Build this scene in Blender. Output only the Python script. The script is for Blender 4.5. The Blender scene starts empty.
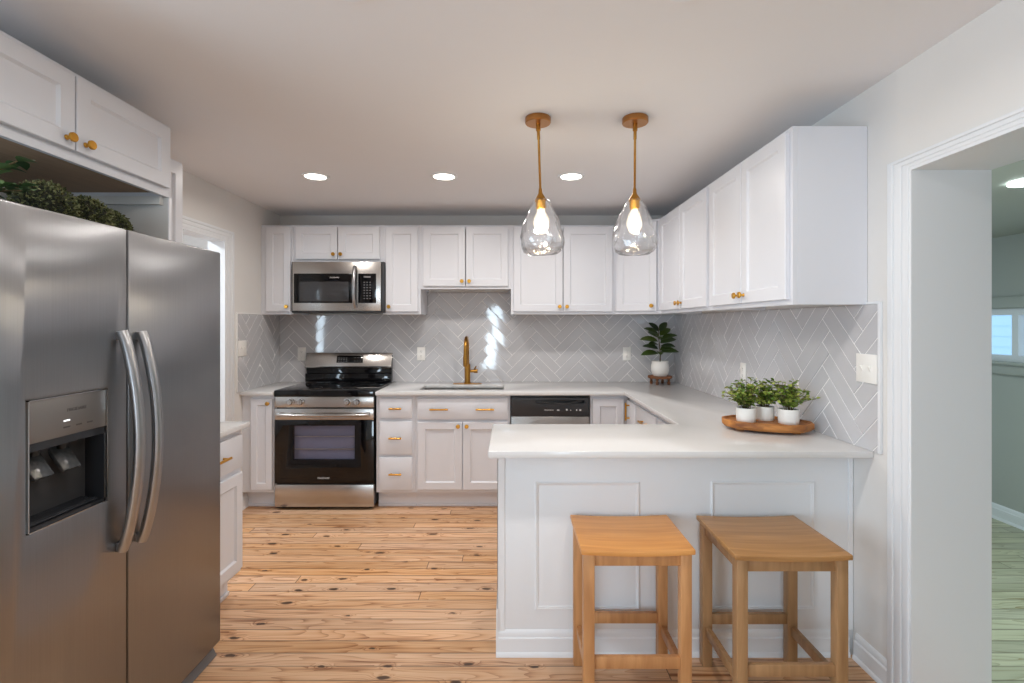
import bpy, bmesh, math, random
from mathutils import Vector, Matrix
random.seed(7)
PI = math.pi
C = bpy.context.scene.collection
SC = bpy.context.scene

# ------------------------------------------------------------------ camera
F, PX, PY, H = 500.0, 510.0, 324.0, 1.42            # focal length and principal point in pixels of a 1024x683 frame
cam_d = bpy.data.cameras.new('camera')
cam_d.sensor_width = 36.0
cam_d.lens = F / 1024 * 36.0
cam_d.shift_x = (512 - PX) / 1024
cam_d.shift_y = (PY - 341.5) / 1024
cam_d.clip_start = 0.02
cam = bpy.data.objects.new('camera', cam_d)
cam.location = (0, 0, H)
cam.rotation_euler = (PI / 2, 0, 0)
C.objects.link(cam)
SC.camera = cam

# ------------------------------------------------------------------ colour management, sky, daylight
SC.view_settings.view_transform = 'Standard'
SC.view_settings.look = 'None'
SC.view_settings.gamma = 1.0
SC.view_settings.use_curve_mapping = False
SC.view_settings.exposure = -0.04
SC.cycles.max_bounces = 10
SC.cycles.diffuse_bounces = 6
SC.cycles.glossy_bounces = 5
SC.cycles.transmission_bounces = 8
SC.cycles.transparent_max_bounces = 16
SC.cycles.caustics_refractive = False
SC.cycles.caustics_reflective = False
SC.cycles.sample_clamp_indirect = 6.0

world = bpy.data.worlds.new('world')
SC.world = world
world.use_nodes = True
bg = world.node_tree.nodes['Background']
bg.inputs[0].default_value = (0.62, 0.80, 1.0, 1)
bg.inputs[1].default_value = 1.6

def area_light(name, loc, rot, sx, sy, power, col=(1, 1, 1), parent=None, shape='RECTANGLE', spread=PI):
    l = bpy.data.lights.new(name, 'AREA')
    l.shape = shape
    l.size = sx
    l.size_y = sy
    l.energy = power
    l.color = col
    l.spread = spread
    o = bpy.data.objects.new(name, l)
    o.location = loc
    o.rotation_euler = rot
    C.objects.link(o)
    o.parent = parent
    return o

DAY = (0.74, 0.87, 1.0)
REAR_Y, XW = -3.2, -2.6
WIN = [(-0.60, -0.26, 0.30, 1.85)]                    # glazed door light in the wall behind the camera: x0, x1, z0, z1
WEST = (-2.6, 0.6, 0.35, 2.10)                        # unseen window left behind the camera, added and widened for fill: y0, y1, z0, z1
HALLW = (-3.02, -2.80, 0.75, 2.15)                    # narrow window in the hallway: x0, x1, z0, z1
area_light('daylight_rear', (-0.42, REAR_Y - 0.20, 1.08), (PI / 2, 0, 0), 0.34, 1.55, 42, DAY)
area_light('fill_daylight_west', (XW - 0.22, -1.0, 1.225), (0, -PI / 2, 0), 1.75, 3.2, 130, DAY)
area_light('daylight_hall', (-2.91, 1.08, 1.45), (PI / 2, 0, 0), 0.22, 1.4, 16, DAY)

# ------------------------------------------------------------------ materials
MATS = {}

def new_mat(name):
    m = bpy.data.materials.new(name)
    m.use_nodes = True
    nt = m.node_tree
    b = nt.nodes['Principled BSDF']
    MATS[name] = m
    return m, nt, b

def N(nt, typ, **kw):
    n = nt.nodes.new(typ)
    for k, v in kw.items():
        setattr(n, k, v)
    return n

def L(nt, a, b):
    nt.links.new(a, b)

def srgb(r, g, b):
    f = lambda c: (c / 255 / 12.92) if c / 255 <= 0.04045 else ((c / 255 + 0.055) / 1.055) ** 2.4
    return (f(r), f(g), f(b), 1)

def simple(name, col, rough=0.5, metal=0.0, bump=0.0, bscale=200, var=0.0, vscale=6, stretch=(1, 1, 1), spec=0.5, coat=0.0):
    """Principled material with a noise that varies its colour a little and roughens its surface."""
    m, nt, b = new_mat(name)
    b.inputs['Base Color'].default_value = col
    b.inputs['Roughness'].default_value = rough
    b.inputs['Metallic'].default_value = metal
    b.inputs['Specular IOR Level'].default_value = spec
    b.inputs['Coat Weight'].default_value = coat
    tc = N(nt, 'ShaderNodeTexCoord')
    mp = N(nt, 'ShaderNodeMapping')
    mp.inputs['Scale'].default_value = stretch
    L(nt, tc.outputs['Object'], mp.inputs['Vector'])
    if var > 0:
        n = N(nt, 'ShaderNodeTexNoise')
        n.inputs['Scale'].default_value = vscale
        n.inputs['Detail'].default_value = 4
        L(nt, mp.outputs[0], n.inputs['Vector'])
        mx = N(nt, 'ShaderNodeMix', data_type='RGBA')
        L(nt, n.outputs['Fac'], mx.inputs[0])
        mx.inputs[6].default_value = tuple(c * (1 - var) for c in col[:3]) + (1,)
        mx.inputs[7].default_value = tuple(min(1, c * (1 + var)) for c in col[:3]) + (1,)
        L(nt, mx.outputs[2], b.inputs['Base Color'])
    if bump > 0:
        n2 = N(nt, 'ShaderNodeTexNoise')
        n2.inputs['Scale'].default_value = bscale
        n2.inputs['Detail'].default_value = 3
        L(nt, mp.outputs[0], n2.inputs['Vector'])
        bp = N(nt, 'ShaderNodeBump')
        bp.inputs['Strength'].default_value = bump
        bp.inputs['Distance'].default_value = 0.002
        L(nt, n2.outputs['Fac'], bp.inputs['Height'])
        L(nt, bp.outputs[0], b.inputs['Normal'])
    return m

M_wall = simple('wall_paint', srgb(224, 222, 219), 0.6, bump=0.08, bscale=300, var=0.01)
M_ceil = simple('ceiling_paint', srgb(229, 229, 231), 0.75, bump=0.12, bscale=220, var=0.01)
M_trim = simple('trim_paint', srgb(228, 231, 234), 0.38, bump=0.03, bscale=80)
M_cab = simple('cabinet_paint', srgb(220, 222, 228), 0.36, bump=0.03, bscale=60, var=0.006)
M_pen = simple('peninsula_paint', srgb(232, 235, 238), 0.4, bump=0.03, bscale=60)
M_alcove_shade = simple('alcove_shaded_panel', srgb(214, 214, 212), 0.5, var=0.02)  # white panel greyed to stand for the alcove's shade
M_ply = simple('raw_plywood', srgb(180, 152, 126), 0.7, var=0.18, vscale=9, stretch=(1, 6, 1))
M_quartz = simple('quartz', srgb(218, 218, 218), 0.16, var=0.02, vscale=40, spec=0.5)
M_tile = simple('grey_tile_glaze', srgb(196, 196, 199), 0.06, bump=0.05, bscale=12, var=0.06, vscale=5, spec=0.6)
M_grout = simple('grout', srgb(238, 237, 236), 0.8, bump=0.1, bscale=500)
M_brass = simple('brushed_brass', srgb(214, 160, 70), 0.28, 1.0, bump=0.05, bscale=300, var=0.06)
M_agedbrass = simple('aged_brass', srgb(176, 128, 60), 0.3, 1.0, bump=0.05, bscale=300, var=0.08)
M_copper = simple('antique_brass', srgb(186, 132, 78), 0.32, 1.0, bump=0.05, bscale=300, var=0.08)
M_chrome = simple('polished_steel', srgb(200, 200, 200), 0.16, 1.0, var=0.03)
M_blackglass = simple('black_glass', srgb(9, 9, 12), 0.05, spec=0.4, var=0.05)
M_black = simple('black_plastic', srgb(22, 22, 24), 0.4, bump=0.05, var=0.1)
M_dark = simple('charcoal_enamel', srgb(46, 47, 50), 0.35, bump=0.04, var=0.1)
M_gasket = simple('door_gasket', srgb(40, 40, 42), 0.7, var=0.1)
M_mark = simple('white_print', srgb(215, 215, 215), 0.5, var=0.02)
M_darkmark = simple('dark_print', srgb(70, 68, 66), 0.5, var=0.02)
M_plate = simple('switch_plate_plastic', srgb(240, 239, 235), 0.3, var=0.01)
M_pot = simple('white_ceramic', srgb(238, 236, 231), 0.35, bump=0.12, bscale=120, var=0.03, vscale=30)
M_soil = simple('potting_soil', srgb(58, 44, 34), 0.95, bump=0.6, bscale=180, var=0.4, vscale=60)
M_stem = simple('plant_stem', srgb(92, 78, 46), 0.7, var=0.2, vscale=30)
M_enamel = simple('oven_enamel', srgb(150, 153, 172), 0.35, var=0.08, vscale=8)
M_sidingblue = simple('pale_blue_siding', srgb(190, 222, 240), 0.6, var=0.03)
M_eastwall = simple('side_room_dim_paint', srgb(176, 180, 174), 0.6, bump=0.06, bscale=200, var=0.01)  # greyed and greened to carry the room's dim, tinted light
M_steel_rack = simple('oven_rack_wire', srgb(205, 200, 190), 0.3, 1.0, var=0.03)

def steel(name, col, rough, horizontal, wav=0.0, aniso=0.0):
    """Brushed stainless steel: streaks along the brushing direction, optional slow waviness of the sheet."""
    m, nt, b = new_mat(name)
    b.inputs['Metallic'].default_value = 1.0
    tc = N(nt, 'ShaderNodeTexCoord')
    mp = N(nt, 'ShaderNodeMapping')
    mp.inputs['Scale'].default_value = (3, 3, 260) if horizontal else (260, 260, 3)
    L(nt, tc.outputs['Object'], mp.inputs['Vector'])
    n = N(nt, 'ShaderNodeTexNoise')
    n.inputs['Scale'].default_value = 1.0
    n.inputs['Detail'].default_value = 3
    L(nt, mp.outputs[0], n.inputs['Vector'])
    mx = N(nt, 'ShaderNodeMix', data_type='RGBA')
    L(nt, n.outputs['Fac'], mx.inputs[0])
    mx.inputs[6].default_value = tuple(c * 0.9 for c in col[:3]) + (1,)
    mx.inputs[7].default_value = tuple(min(1, c * 1.08) for c in col[:3]) + (1,)
    L(nt, mx.outputs[2], b.inputs['Base Color'])
    mr = N(nt, 'ShaderNodeMapRange')
    mr.inputs['To Min'].default_value = rough * 0.85
    mr.inputs['To Max'].default_value = rough * 1.15
    L(nt, n.outputs['Fac'], mr.inputs['Value'])
    L(nt, mr.outputs[0], b.inputs['Roughness'])
    b.inputs['Anisotropic'].default_value = aniso
    if aniso:
        t = N(nt, 'ShaderNodeTangent', direction_type='RADIAL', axis='Z')
        L(nt, t.outputs[0], b.inputs['Tangent'])
        b.inputs['Anisotropic Rotation'].default_value = 0.0
    bp = N(nt, 'ShaderNodeBump')
    bp.inputs['Strength'].default_value = 0.04
    bp.inputs['Distance'].default_value = 0.0006
    L(nt, n.outputs['Fac'], bp.inputs['Height'])
    last = bp
    if wav:
        n2 = N(nt, 'ShaderNodeTexNoise')
        n2.inputs['Scale'].default_value = 2.2
        n2.inputs['Detail'].default_value = 1
        L(nt, tc.outputs['Object'], n2.inputs['Vector'])
        b2 = N(nt, 'ShaderNodeBump')
        b2.inputs['Strength'].default_value = 1.0
        b2.inputs['Distance'].default_value = wav
        L(nt, n2.outputs['Fac'], b2.inputs['Height'])
        L(nt, bp.outputs[0], b2.inputs['Normal'])
        last = b2
    L(nt, last.outputs[0], b.inputs['Normal'])
    return m

M_steel = steel('stainless_steel', srgb(188, 184, 180), 0.24, True)
M_fridge = steel('fridge_stainless_steel', srgb(150, 150, 152), 0.31, False, wav=0.006, aniso=0.9)
M_handle = steel('steel_handle', srgb(166, 166, 168), 0.30, False)

def thin_glass(name, tint, refl, bump, scale, rough=0.02, base=0.045, glow=None, bend=None):
    """Clear thin glass: sees through, mirrors by Fresnel, hammered by a bump."""
    m, nt, b = new_mat(name)
    nt.nodes.remove(b)
    out = nt.nodes['Material Output']
    tr = N(nt, 'ShaderNodeBsdfTransparent')
    tr.inputs[0].default_value = tint
    gl = N(nt, 'ShaderNodeBsdfGlossy')
    gl.inputs['Roughness'].default_value = rough
    lw = N(nt, 'ShaderNodeLayerWeight')
    mx = N(nt, 'ShaderNodeMixShader')
    pw_ = N(nt, 'ShaderNodeMath', operation='POWER')
    L(nt, lw.outputs['Facing'], pw_.inputs[0])
    pw_.inputs[1].default_value = 3.0
    mr_ = N(nt, 'ShaderNodeMapRange')
    L(nt, pw_.outputs[0], mr_.inputs['Value'])
    mr_.inputs['To Min'].default_value = base
    mr_.inputs['To Max'].default_value = refl
    if bump:
        tc = N(nt, 'ShaderNodeTexCoord')
        vo = N(nt, 'ShaderNodeTexVoronoi', feature='SMOOTH_F1')
        vo.inputs['Scale'].default_value = scale
        L(nt, tc.outputs['Object'], vo.inputs['Vector'])
        bp = N(nt, 'ShaderNodeBump')
        bp.inputs['Strength'].default_value = bump
        bp.inputs['Distance'].default_value = 0.012
        L(nt, vo.outputs['Distance'], bp.inputs['Height'])
        L(nt, bp.outputs[0], gl.inputs['Normal'])
        L(nt, bp.outputs[0], lw.inputs['Normal'])
    L(nt, mr_.outputs[0], mx.inputs[0])
    if bend:
        rf = N(nt, 'ShaderNodeBsdfRefraction')
        rf.inputs['IOR'].default_value = bend
        rf.inputs['Roughness'].default_value = 0.0
        if bump:
            L(nt, bp.outputs[0], rf.inputs['Normal'])
        m2 = N(nt, 'ShaderNodeMixShader')
        m2.inputs[0].default_value = 0.45
        L(nt, tr.outputs[0], m2.inputs[1])
        L(nt, rf.outputs[0], m2.inputs[2])
        L(nt, m2.outputs[0], mx.inputs[1])
    else:
        L(nt, tr.outputs[0], mx.inputs[1])
    L(nt, gl.outputs[0], mx.inputs[2])
    L(nt, mx.outputs[0], out.inputs[0])
    if glow:
        em = N(nt, 'ShaderNodeEmission')
        em.inputs[0].default_value = glow[:3] + (1,)
        em.inputs[1].default_value = glow[3]
        ad = N(nt, 'ShaderNodeAddShader')
        L(nt, mx.outputs[0], ad.inputs[0])
        L(nt, em.outputs[0], ad.inputs[1])
        L(nt, ad.outputs[0], out.inputs[0])
    return m

M_shade = thin_glass('hammered_clear_glass', (0.985, 0.985, 0.985, 1), 0.75, 0.12, 40, base=0.10, bend=1.2)
M_pane = thin_glass('window_glass', (0.96, 0.98, 0.98, 1), 0.8, 0, 1)
M_ovenpane = thin_glass('smoked_glass', (0.86, 0.86, 0.90, 1), 0.6, 0, 1, base=0.02)
M_bulbglass = thin_glass('bulb_glass', (1, 0.97, 0.9, 1), 0.5, 0, 1, glow=(1, 0.88, 0.70, 1.1))

def emit(name, col, s):
    m, nt, b = new_mat(name)
    b.inputs['Base Color'].default_value = (0.8, 0.8, 0.8, 1)
    b.inputs['Emission Color'].default_value = col
    b.inputs['Emission Strength'].default_value = s
    return m

M_lens = emit('downlight_lens', (1, 0.93, 0.82, 1), 9)
M_filament = emit('lamp_filament', (1, 0.80, 0.52, 1), 55)
M_eastlamp = emit('side_room_lamp', (0.85, 1, 0.97, 1), 9)
M_led = emit('indicator', (0.9, 0.95, 1, 1), 1.2)

def leaf_mat(name, cols, rough=0.45):
    """Leaves: each leaf takes its own green from a ramp."""
    m, nt, b = new_mat(name)
    g = N(nt, 'ShaderNodeNewGeometry')
    r = N(nt, 'ShaderNodeValToRGB')
    el = r.color_ramp.elements
    el[0].position = 0
    el[0].color = cols[0]
    el[1].position = 1
    el[1].color = cols[-1]
    for i, c in enumerate(cols[1:-1]):
        e = el.new((i + 1) / (len(cols) - 1))
        e.color = c
    L(nt, g.outputs['Random Per Island'], r.inputs[0])
    L(nt, r.outputs[0], b.inputs['Base Color'])
    b.inputs['Roughness'].default_value = rough
    b.inputs['Subsurface Weight'].default_value = 0.0
    return m

M_herb = leaf_mat('herb_leaves', [srgb(56, 86, 30), srgb(112, 142, 46), srgb(172, 184, 84), srgb(92, 84, 58)])
M_fiddle = leaf_mat('fiddle_leaves', [srgb(26, 44, 17), srgb(52, 74, 26), srgb(80, 98, 38)], 0.35)
M_box = leaf_mat('boxwood_leaves', [srgb(62, 64, 38), srgb(92, 98, 58), srgb(138, 140, 98)], 0.7)
M_trail = leaf_mat('round_leaves', [srgb(46, 74, 44), srgb(112, 142, 96), srgb(38, 62, 36)], 0.45)

def wood(name, light, dark, rough=0.42, stretch=(2.5, 40, 40), knots=False):
    m, nt, b = new_mat(name)
    tc = N(nt, 'ShaderNodeTexCoord')
    mp = N(nt, 'ShaderNodeMapping')
    mp.inputs['Scale'].default_value = stretch
    L(nt, tc.outputs['Object'], mp.inputs['Vector'])
    n = N(nt, 'ShaderNodeTexNoise')
    n.inputs['Scale'].default_value = 1.0
    n.inputs['Detail'].default_value = 5
    n.inputs['Distortion'].default_value = 0.6
    L(nt, mp.outputs[0], n.inputs['Vector'])
    r = N(nt, 'ShaderNodeValToRGB')
    r.color_ramp.elements[0].position = 0.3
    r.color_ramp.elements[0].color = dark
    r.color_ramp.elements[1].position = 0.68
    r.color_ramp.elements[1].color = light
    L(nt, n.outputs['Fac'], r.inputs[0])
    L(nt, r.outputs[0], b.inputs['Base Color'])
    b.inputs['Roughness'].default_value = rough
    bp = N(nt, 'ShaderNodeBump')
    bp.inputs['Strength'].default_value = 0.12
    bp.inputs['Distance'].default_value = 0.001
    L(nt, n.outputs['Fac'], bp.inputs['Height'])
    L(nt, bp.outputs[0], b.inputs['Normal'])
    return m

M_seat_a = wood('honey_wood_seat', srgb(222, 160, 92), srgb(198, 132, 68), 0.38)
M_leg_a = wood('honey_wood_frame', srgb(202, 150, 100), srgb(170, 118, 74), 0.42, (30, 30, 3))
M_seat_b = wood('brown_wood_seat', srgb(184, 138, 88), srgb(156, 112, 66), 0.38)
M_leg_b = wood('brown_wood_frame', srgb(176, 138, 98), srgb(146, 110, 74), 0.42, (30, 30, 3))
M_tray = wood('rough_bread_board', srgb(196, 130, 66), srgb(122, 70, 30), 0.6, (10, 30, 30))
M_stand = wood('stained_wood_stand', srgb(150, 96, 56), srgb(88, 52, 30), 0.6, (12, 30, 30))

def math_node(nt, op, a=None, b=None):
    n = N(nt, 'ShaderNodeMath', operation=op)
    for i, v in enumerate((a, b)):
        if v is None:
            continue
        if isinstance(v, (int, float)):
            n.inputs[i].default_value = v
        else:
            L(nt, v, n.inputs[i])
    return n.outputs[0]

def board_floor(name, light, mid, dark, knotc, width, length, knot_amount=0.66):
    """Plank floor: boards along X with their own tone, grain, knots and dark joints."""
    m, nt, b = new_mat(name)
    tc = N(nt, 'ShaderNodeTexCoord')
    sp = N(nt, 'ShaderNodeSeparateXYZ')
    L(nt, tc.outputs['Object'], sp.inputs[0])
    X, Y = sp.outputs[0], sp.outputs[1]
    yr = math_node(nt, 'DIVIDE', Y, width)
    row = math_node(nt, 'FLOOR', yr)
    fy = math_node(nt, 'FRACT', yr)
    w1 = N(nt, 'ShaderNodeTexWhiteNoise', noise_dimensions='1D')
    L(nt, row, w1.inputs['W'])
    xo = math_node(nt, 'ADD', X, math_node(nt, 'MULTIPLY', w1.outputs['Value'], 9.0))
    xr = math_node(nt, 'DIVIDE', xo, length)
    seg = math_node(nt, 'FLOOR', xr)
    fx = math_node(nt, 'FRACT', xr)
    cb = N(nt, 'ShaderNodeCombineXYZ')
    L(nt, row, cb.inputs[0])
    L(nt, seg, cb.inputs[1])
    w2 = N(nt, 'ShaderNodeTexWhiteNoise', noise_dimensions='2D')
    L(nt, cb.outputs[0], w2.inputs['Vector'])
    bid = w2.outputs['Value']
    # knots: stretched voronoi cells, only some of them kept
    kc = N(nt, 'ShaderNodeCombineXYZ')
    wob = N(nt, 'ShaderNodeTexNoise')
    wob.inputs['Scale'].default_value = 22
    L(nt, tc.outputs['Object'], wob.inputs['Vector'])
    wv = math_node(nt, 'MULTIPLY', math_node(nt, 'SUBTRACT', wob.outputs['Fac'], 0.5), 0.10)
    L(nt, math_node(nt, 'ADD', math_node(nt, 'MULTIPLY', X, 3.1), wv), kc.inputs[0])
    L(nt, math_node(nt, 'ADD', math_node(nt, 'MULTIPLY', Y, 7.4), wv), kc.inputs[1])
    vo = N(nt, 'ShaderNodeTexVoronoi', voronoi_dimensions='2D')
    vo.inputs['Scale'].default_value = 1.0
    L(nt, kc.outputs[0], vo.inputs['Vector'])
    sc = N(nt, 'ShaderNodeSeparateColor')
    L(nt, vo.outputs['Color'], sc.inputs[0])
    keep = math_node(nt, 'LESS_THAN', sc.outputs[0], knot_amount)
    size = math_node(nt, 'ADD', 0.042, math_node(nt, 'MULTIPLY', sc.outputs[1], 0.05))
    dn = math_node(nt, 'DIVIDE', vo.outputs['Distance'], size)
    km = N(nt, 'ShaderNodeMapRange')
    km.inputs['From Min'].default_value = 1.15
    km.inputs['From Max'].default_value = 0.75
    L(nt, dn, km.inputs['Value'])
    knot = math_node(nt, 'MULTIPLY', km.outputs[0], keep)
    hm = N(nt, 'ShaderNodeMapRange', interpolation_type='SMOOTHSTEP')
    hm.inputs['From Min'].default_value = 3.2
    hm.inputs['From Max'].default_value = 0.6
    L(nt, dn, hm.inputs['Value'])
    halo = math_node(nt, 'MULTIPLY', hm.outputs[0], keep)
    # grain
    gc = N(nt, 'ShaderNodeCombineXYZ')
    L(nt, math_node(nt, 'ADD', math_node(nt, 'MULTIPLY', X, 1.6), math_node(nt, 'MULTIPLY', bid, 57.0)), gc.inputs[0])
    L(nt, math_node(nt, 'ADD', math_node(nt, 'MULTIPLY', Y, 55.0), math_node(nt, 'MULTIPLY', halo, 1.6)), gc.inputs[1])
    L(nt, math_node(nt, 'MULTIPLY', bid, 13.0), gc.inputs[2])
    g1 = N(nt, 'ShaderNodeTexNoise')
    g1.inputs['Scale'].default_value = 1.0
    g1.inputs['Detail'].default_value = 6
    g1.inputs['Roughness'].default_value = 0.6
    L(nt, gc.outputs[0], g1.inputs['Vector'])
    # cathedral figure: contour lines of a slow noise
    cc = N(nt, 'ShaderNodeCombineXYZ')
    L(nt, math_node(nt, 'ADD', math_node(nt, 'MULTIPLY', X, 1.1), math_node(nt, 'MULTIPLY', bid, 31.0)), cc.inputs[0])
    L(nt, math_node(nt, 'MULTIPLY', Y, 9.0), cc.inputs[1])
    L(nt, math_node(nt, 'MULTIPLY', bid, 7.0), cc.inputs[2])
    g2 = N(nt, 'ShaderNodeTexNoise')
    g2.inputs['Scale'].default_value = 1.0
    g2.inputs['Detail'].default_value = 1.5
    L(nt, cc.outputs[0], g2.inputs['Vector'])
    ph = math_node(nt, 'ADD', math_node(nt, 'MULTIPLY', g2.outputs['Fac'], 16.0), math_node(nt, 'MULTIPLY', halo, 2.0))
    band = math_node(nt, 'POWER', math_node(nt, 'FRACT', ph), 3.0)
    gf = math_node(nt, 'ADD', math_node(nt, 'MULTIPLY', g1.outputs['Fac'], 0.75), math_node(nt, 'MULTIPLY', band, 0.28))
    st = N(nt, 'ShaderNodeTexNoise')
    st.inputs['Scale'].default_value = 1.0
    st.inputs['Detail'].default_value = 2
    sv = N(nt, 'ShaderNodeCombineXYZ')
    L(nt, math_node(nt, 'ADD', math_node(nt, 'MULTIPLY', X, 1.3), math_node(nt, 'MULTIPLY', bid, 91.0)), sv.inputs[0])
    L(nt, math_node(nt, 'MULTIPLY', Y, 26.0), sv.inputs[1])
    L(nt, sv.outputs[0], st.inputs['Vector'])
    sm = N(nt, 'ShaderNodeMapRange', interpolation_type='SMOOTHSTEP')
    sm.inputs['From Min'].default_value = 0.565
    sm.inputs['From Max'].default_value = 0.74
    L(nt, st.outputs['Fac'], sm.inputs['Value'])
    gf = math_node(nt, 'ADD', gf, math_node(nt, 'MULTIPLY', sm.outputs[0], 0.30))
    gf = math_node(nt, 'ADD', gf, math_node(nt, 'MULTIPLY', halo, 0.10))
    rp = N(nt, 'ShaderNodeValToRGB')
    e = rp.color_ramp.elements
    e[0].position = 0.28
    e[0].color = light
    e[1].position = 0.80
    e[1].color = dark
    mmid = e.new(0.52)
    mmid.color = mid
    L(nt, gf, rp.inputs[0])
    # tone of each board
    hs = N(nt, 'ShaderNodeHueSaturation')
    mrv = N(nt, 'ShaderNodeMapRange')
    mrv.inputs['To Min'].default_value = 0.84
    mrv.inputs['To Max'].default_value = 1.12
    L(nt, bid, mrv.inputs['Value'])
    L(nt, mrv.outputs[0], hs.inputs['Value'])
    mrs = N(nt, 'ShaderNodeMapRange')
    mrs.inputs['To Min'].default_value = 0.88
    mrs.inputs['To Max'].default_value = 1.12
    sc2 = N(nt, 'ShaderNodeSeparateColor')
    L(nt, w2.outputs['Color'], sc2.inputs[0])
    L(nt, sc2.outputs[1], mrs.inputs['Value'])
    L(nt, mrs.outputs[0], hs.inputs['Saturation'])
    L(nt, rp.outputs[0], hs.inputs['Color'])
    mk = N(nt, 'ShaderNodeMix', data_type='RGBA')
    L(nt, math_node(nt, 'MULTIPLY', knot, 0.9), mk.inputs[0])
    L(nt, hs.outputs[0], mk.inputs[6])
    mk.inputs[7].default_value = knotc
    # joints between boards; some tighter than others
    ed = math_node(nt, 'MINIMUM', fy, math_node(nt, 'SUBTRACT', 1.0, fy))
    gn = N(nt, 'ShaderNodeTexNoise')
    gn.inputs['Scale'].default_value = 1.0
    gv = N(nt, 'ShaderNodeCombineXYZ')
    L(nt, math_node(nt, 'MULTIPLY', X, 2.0), gv.inputs[0])
    L(nt, math_node(nt, 'MULTIPLY', Y, 10.0), gv.inputs[1])
    L(nt, gv.outputs[0], gn.inputs['Vector'])
    thr = math_node(nt, 'MULTIPLY', gn.outputs['Fac'], 0.13)
    j1 = N(nt, 'ShaderNodeMapRange', interpolation_type='SMOOTHSTEP')
    L(nt, ed, j1.inputs['Value'])
    L(nt, thr, j1.inputs['From Min'])
    j1.inputs['From Max'].default_value = 0.0
    exd = math_node(nt, 'MINIMUM', fx, math_node(nt, 'SUBTRACT', 1.0, fx))
    j2 = math_node(nt, 'LESS_THAN', exd, 0.0022 / length)
    jt = math_node(nt, 'MAXIMUM', j1.outputs[0], j2)
    mj = N(nt, 'ShaderNodeMix', data_type='RGBA')
    L(nt, math_node(nt, 'MULTIPLY', jt, 0.72), mj.inputs[0])
    L(nt, mk.outputs[2], mj.inputs[6])
    mj.inputs[7].default_value = tuple(c * 0.75 for c in knotc[:3]) + (1,)
    L(nt, mj.outputs[2], b.inputs['Base Color'])
    b.inputs['Roughness'].default_value = 0.42
    bp = N(nt, 'ShaderNodeBump')
    bp.inputs['Strength'].default_value = 0.35
    bp.inputs['Distance'].default_value = 0.002
    L(nt, math_node(nt, 'SUBTRACT', 1.0, jt), bp.inputs['Height'])
    L(nt, bp.outputs[0], b.inputs['Normal'])
    return m

M_floor = board_floor('pine_boards', srgb(222, 182, 144), srgb(206, 158, 116), srgb(142, 90, 52), srgb(48, 26, 14), 0.083, 4.4)
M_floor2 = board_floor('side_room_tinted_boards', srgb(200, 200, 176), srgb(182, 184, 160), srgb(140, 128, 92), srgb(84, 74, 50), 0.083, 2.6, 0.15)  # green cast of the side room's light put into the board colours

# ------------------------------------------------------------------ mesh helpers
def B():
    return bmesh.new()

def box(bm, x0, x1, y0, y1, z0, z1, bev=0.0, seg=2):
    vs = [bm.verts.new((x, y, z)) for x in (x0, x1) for y in (y0, y1) for z in (z0, z1)]
    fs = []
    for q in ((0, 1, 3, 2), (4, 6, 7, 5), (0, 4, 5, 1), (2, 3, 7, 6), (0, 2, 6, 4), (1, 5, 7, 3)):
        fs.append(bm.faces.new([vs[i] for i in q]))
    if bev > 0:
        es = set()
        for f in fs:
            es.update(f.edges)
        bmesh.ops.bevel(bm, geom=list(es), offset=bev, segments=seg, profile=0.5, affect='EDGES', clamp_overlap=True)

def prism(bm, poly, axis, a, b_, bev=0.0):
    """Extrude a 2-D polygon along an axis: axis 'x' takes (y,z), 'y' takes (x,z), 'z' takes (x,y)."""
    def p(u, v, t):
        return {'x': (t, u, v), 'y': (u, t, v), 'z': (u, v, t)}[axis]
    v0 = [bm.verts.new(p(u, v, a)) for u, v in poly]
    v1 = [bm.verts.new(p(u, v, b_)) for u, v in poly]
    fs = [bm.faces.new(v0), bm.faces.new(v1)]
    n = len(poly)
    for i in range(n):
        fs.append(bm.faces.new((v0[i], v0[(i + 1) % n], v1[(i + 1) % n], v1[i])))
    bmesh.ops.recalc_face_normals(bm, faces=fs)
    if bev > 0:
        es = set()
        for f in fs:
            es.update(f.edges)
        bmesh.ops.bevel(bm, geom=list(es), offset=bev, segments=2, profile=0.5, affect='EDGES', clamp_overlap=True)

def lathe(bm, prof, seg=32, mat=None, cap=True):
    """Revolve a (radius, z) profile about Z, then place it with a matrix."""
    mat = mat or Matrix.Identity(4)
    rings = []
    for r, z in prof:
        if r < 1e-6:
            rings.append([bm.verts.new(mat @ Vector((0, 0, z)))])
        else:
            rings.append([bm.verts.new(mat @ Vector((r * math.cos(2 * PI * i / seg), r * math.sin(2 * PI * i / seg), z))) for i in range(seg)])
    fs = []
    for a, b_ in zip(rings, rings[1:]):
        for i in range(seg):
            j = (i + 1) % seg
            if len(a) == 1 and len(b_) == 1:
                continue
            if len(a) == 1:
                fs.append(bm.faces.new((a[0], b_[j], b_[i])))
            elif len(b_) == 1:
                fs.append(bm.faces.new((a[i], a[j], b_[0])))
            else:
                fs.append(bm.faces.new((a[i], a[j], b_[j], b_[i])))
    if cap:
        for r in (rings[0], rings[-1]):
            if len(r) > 1:
                fs.append(bm.faces.new(r))
    bmesh.ops.recalc_face_normals(bm, faces=fs)

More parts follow.
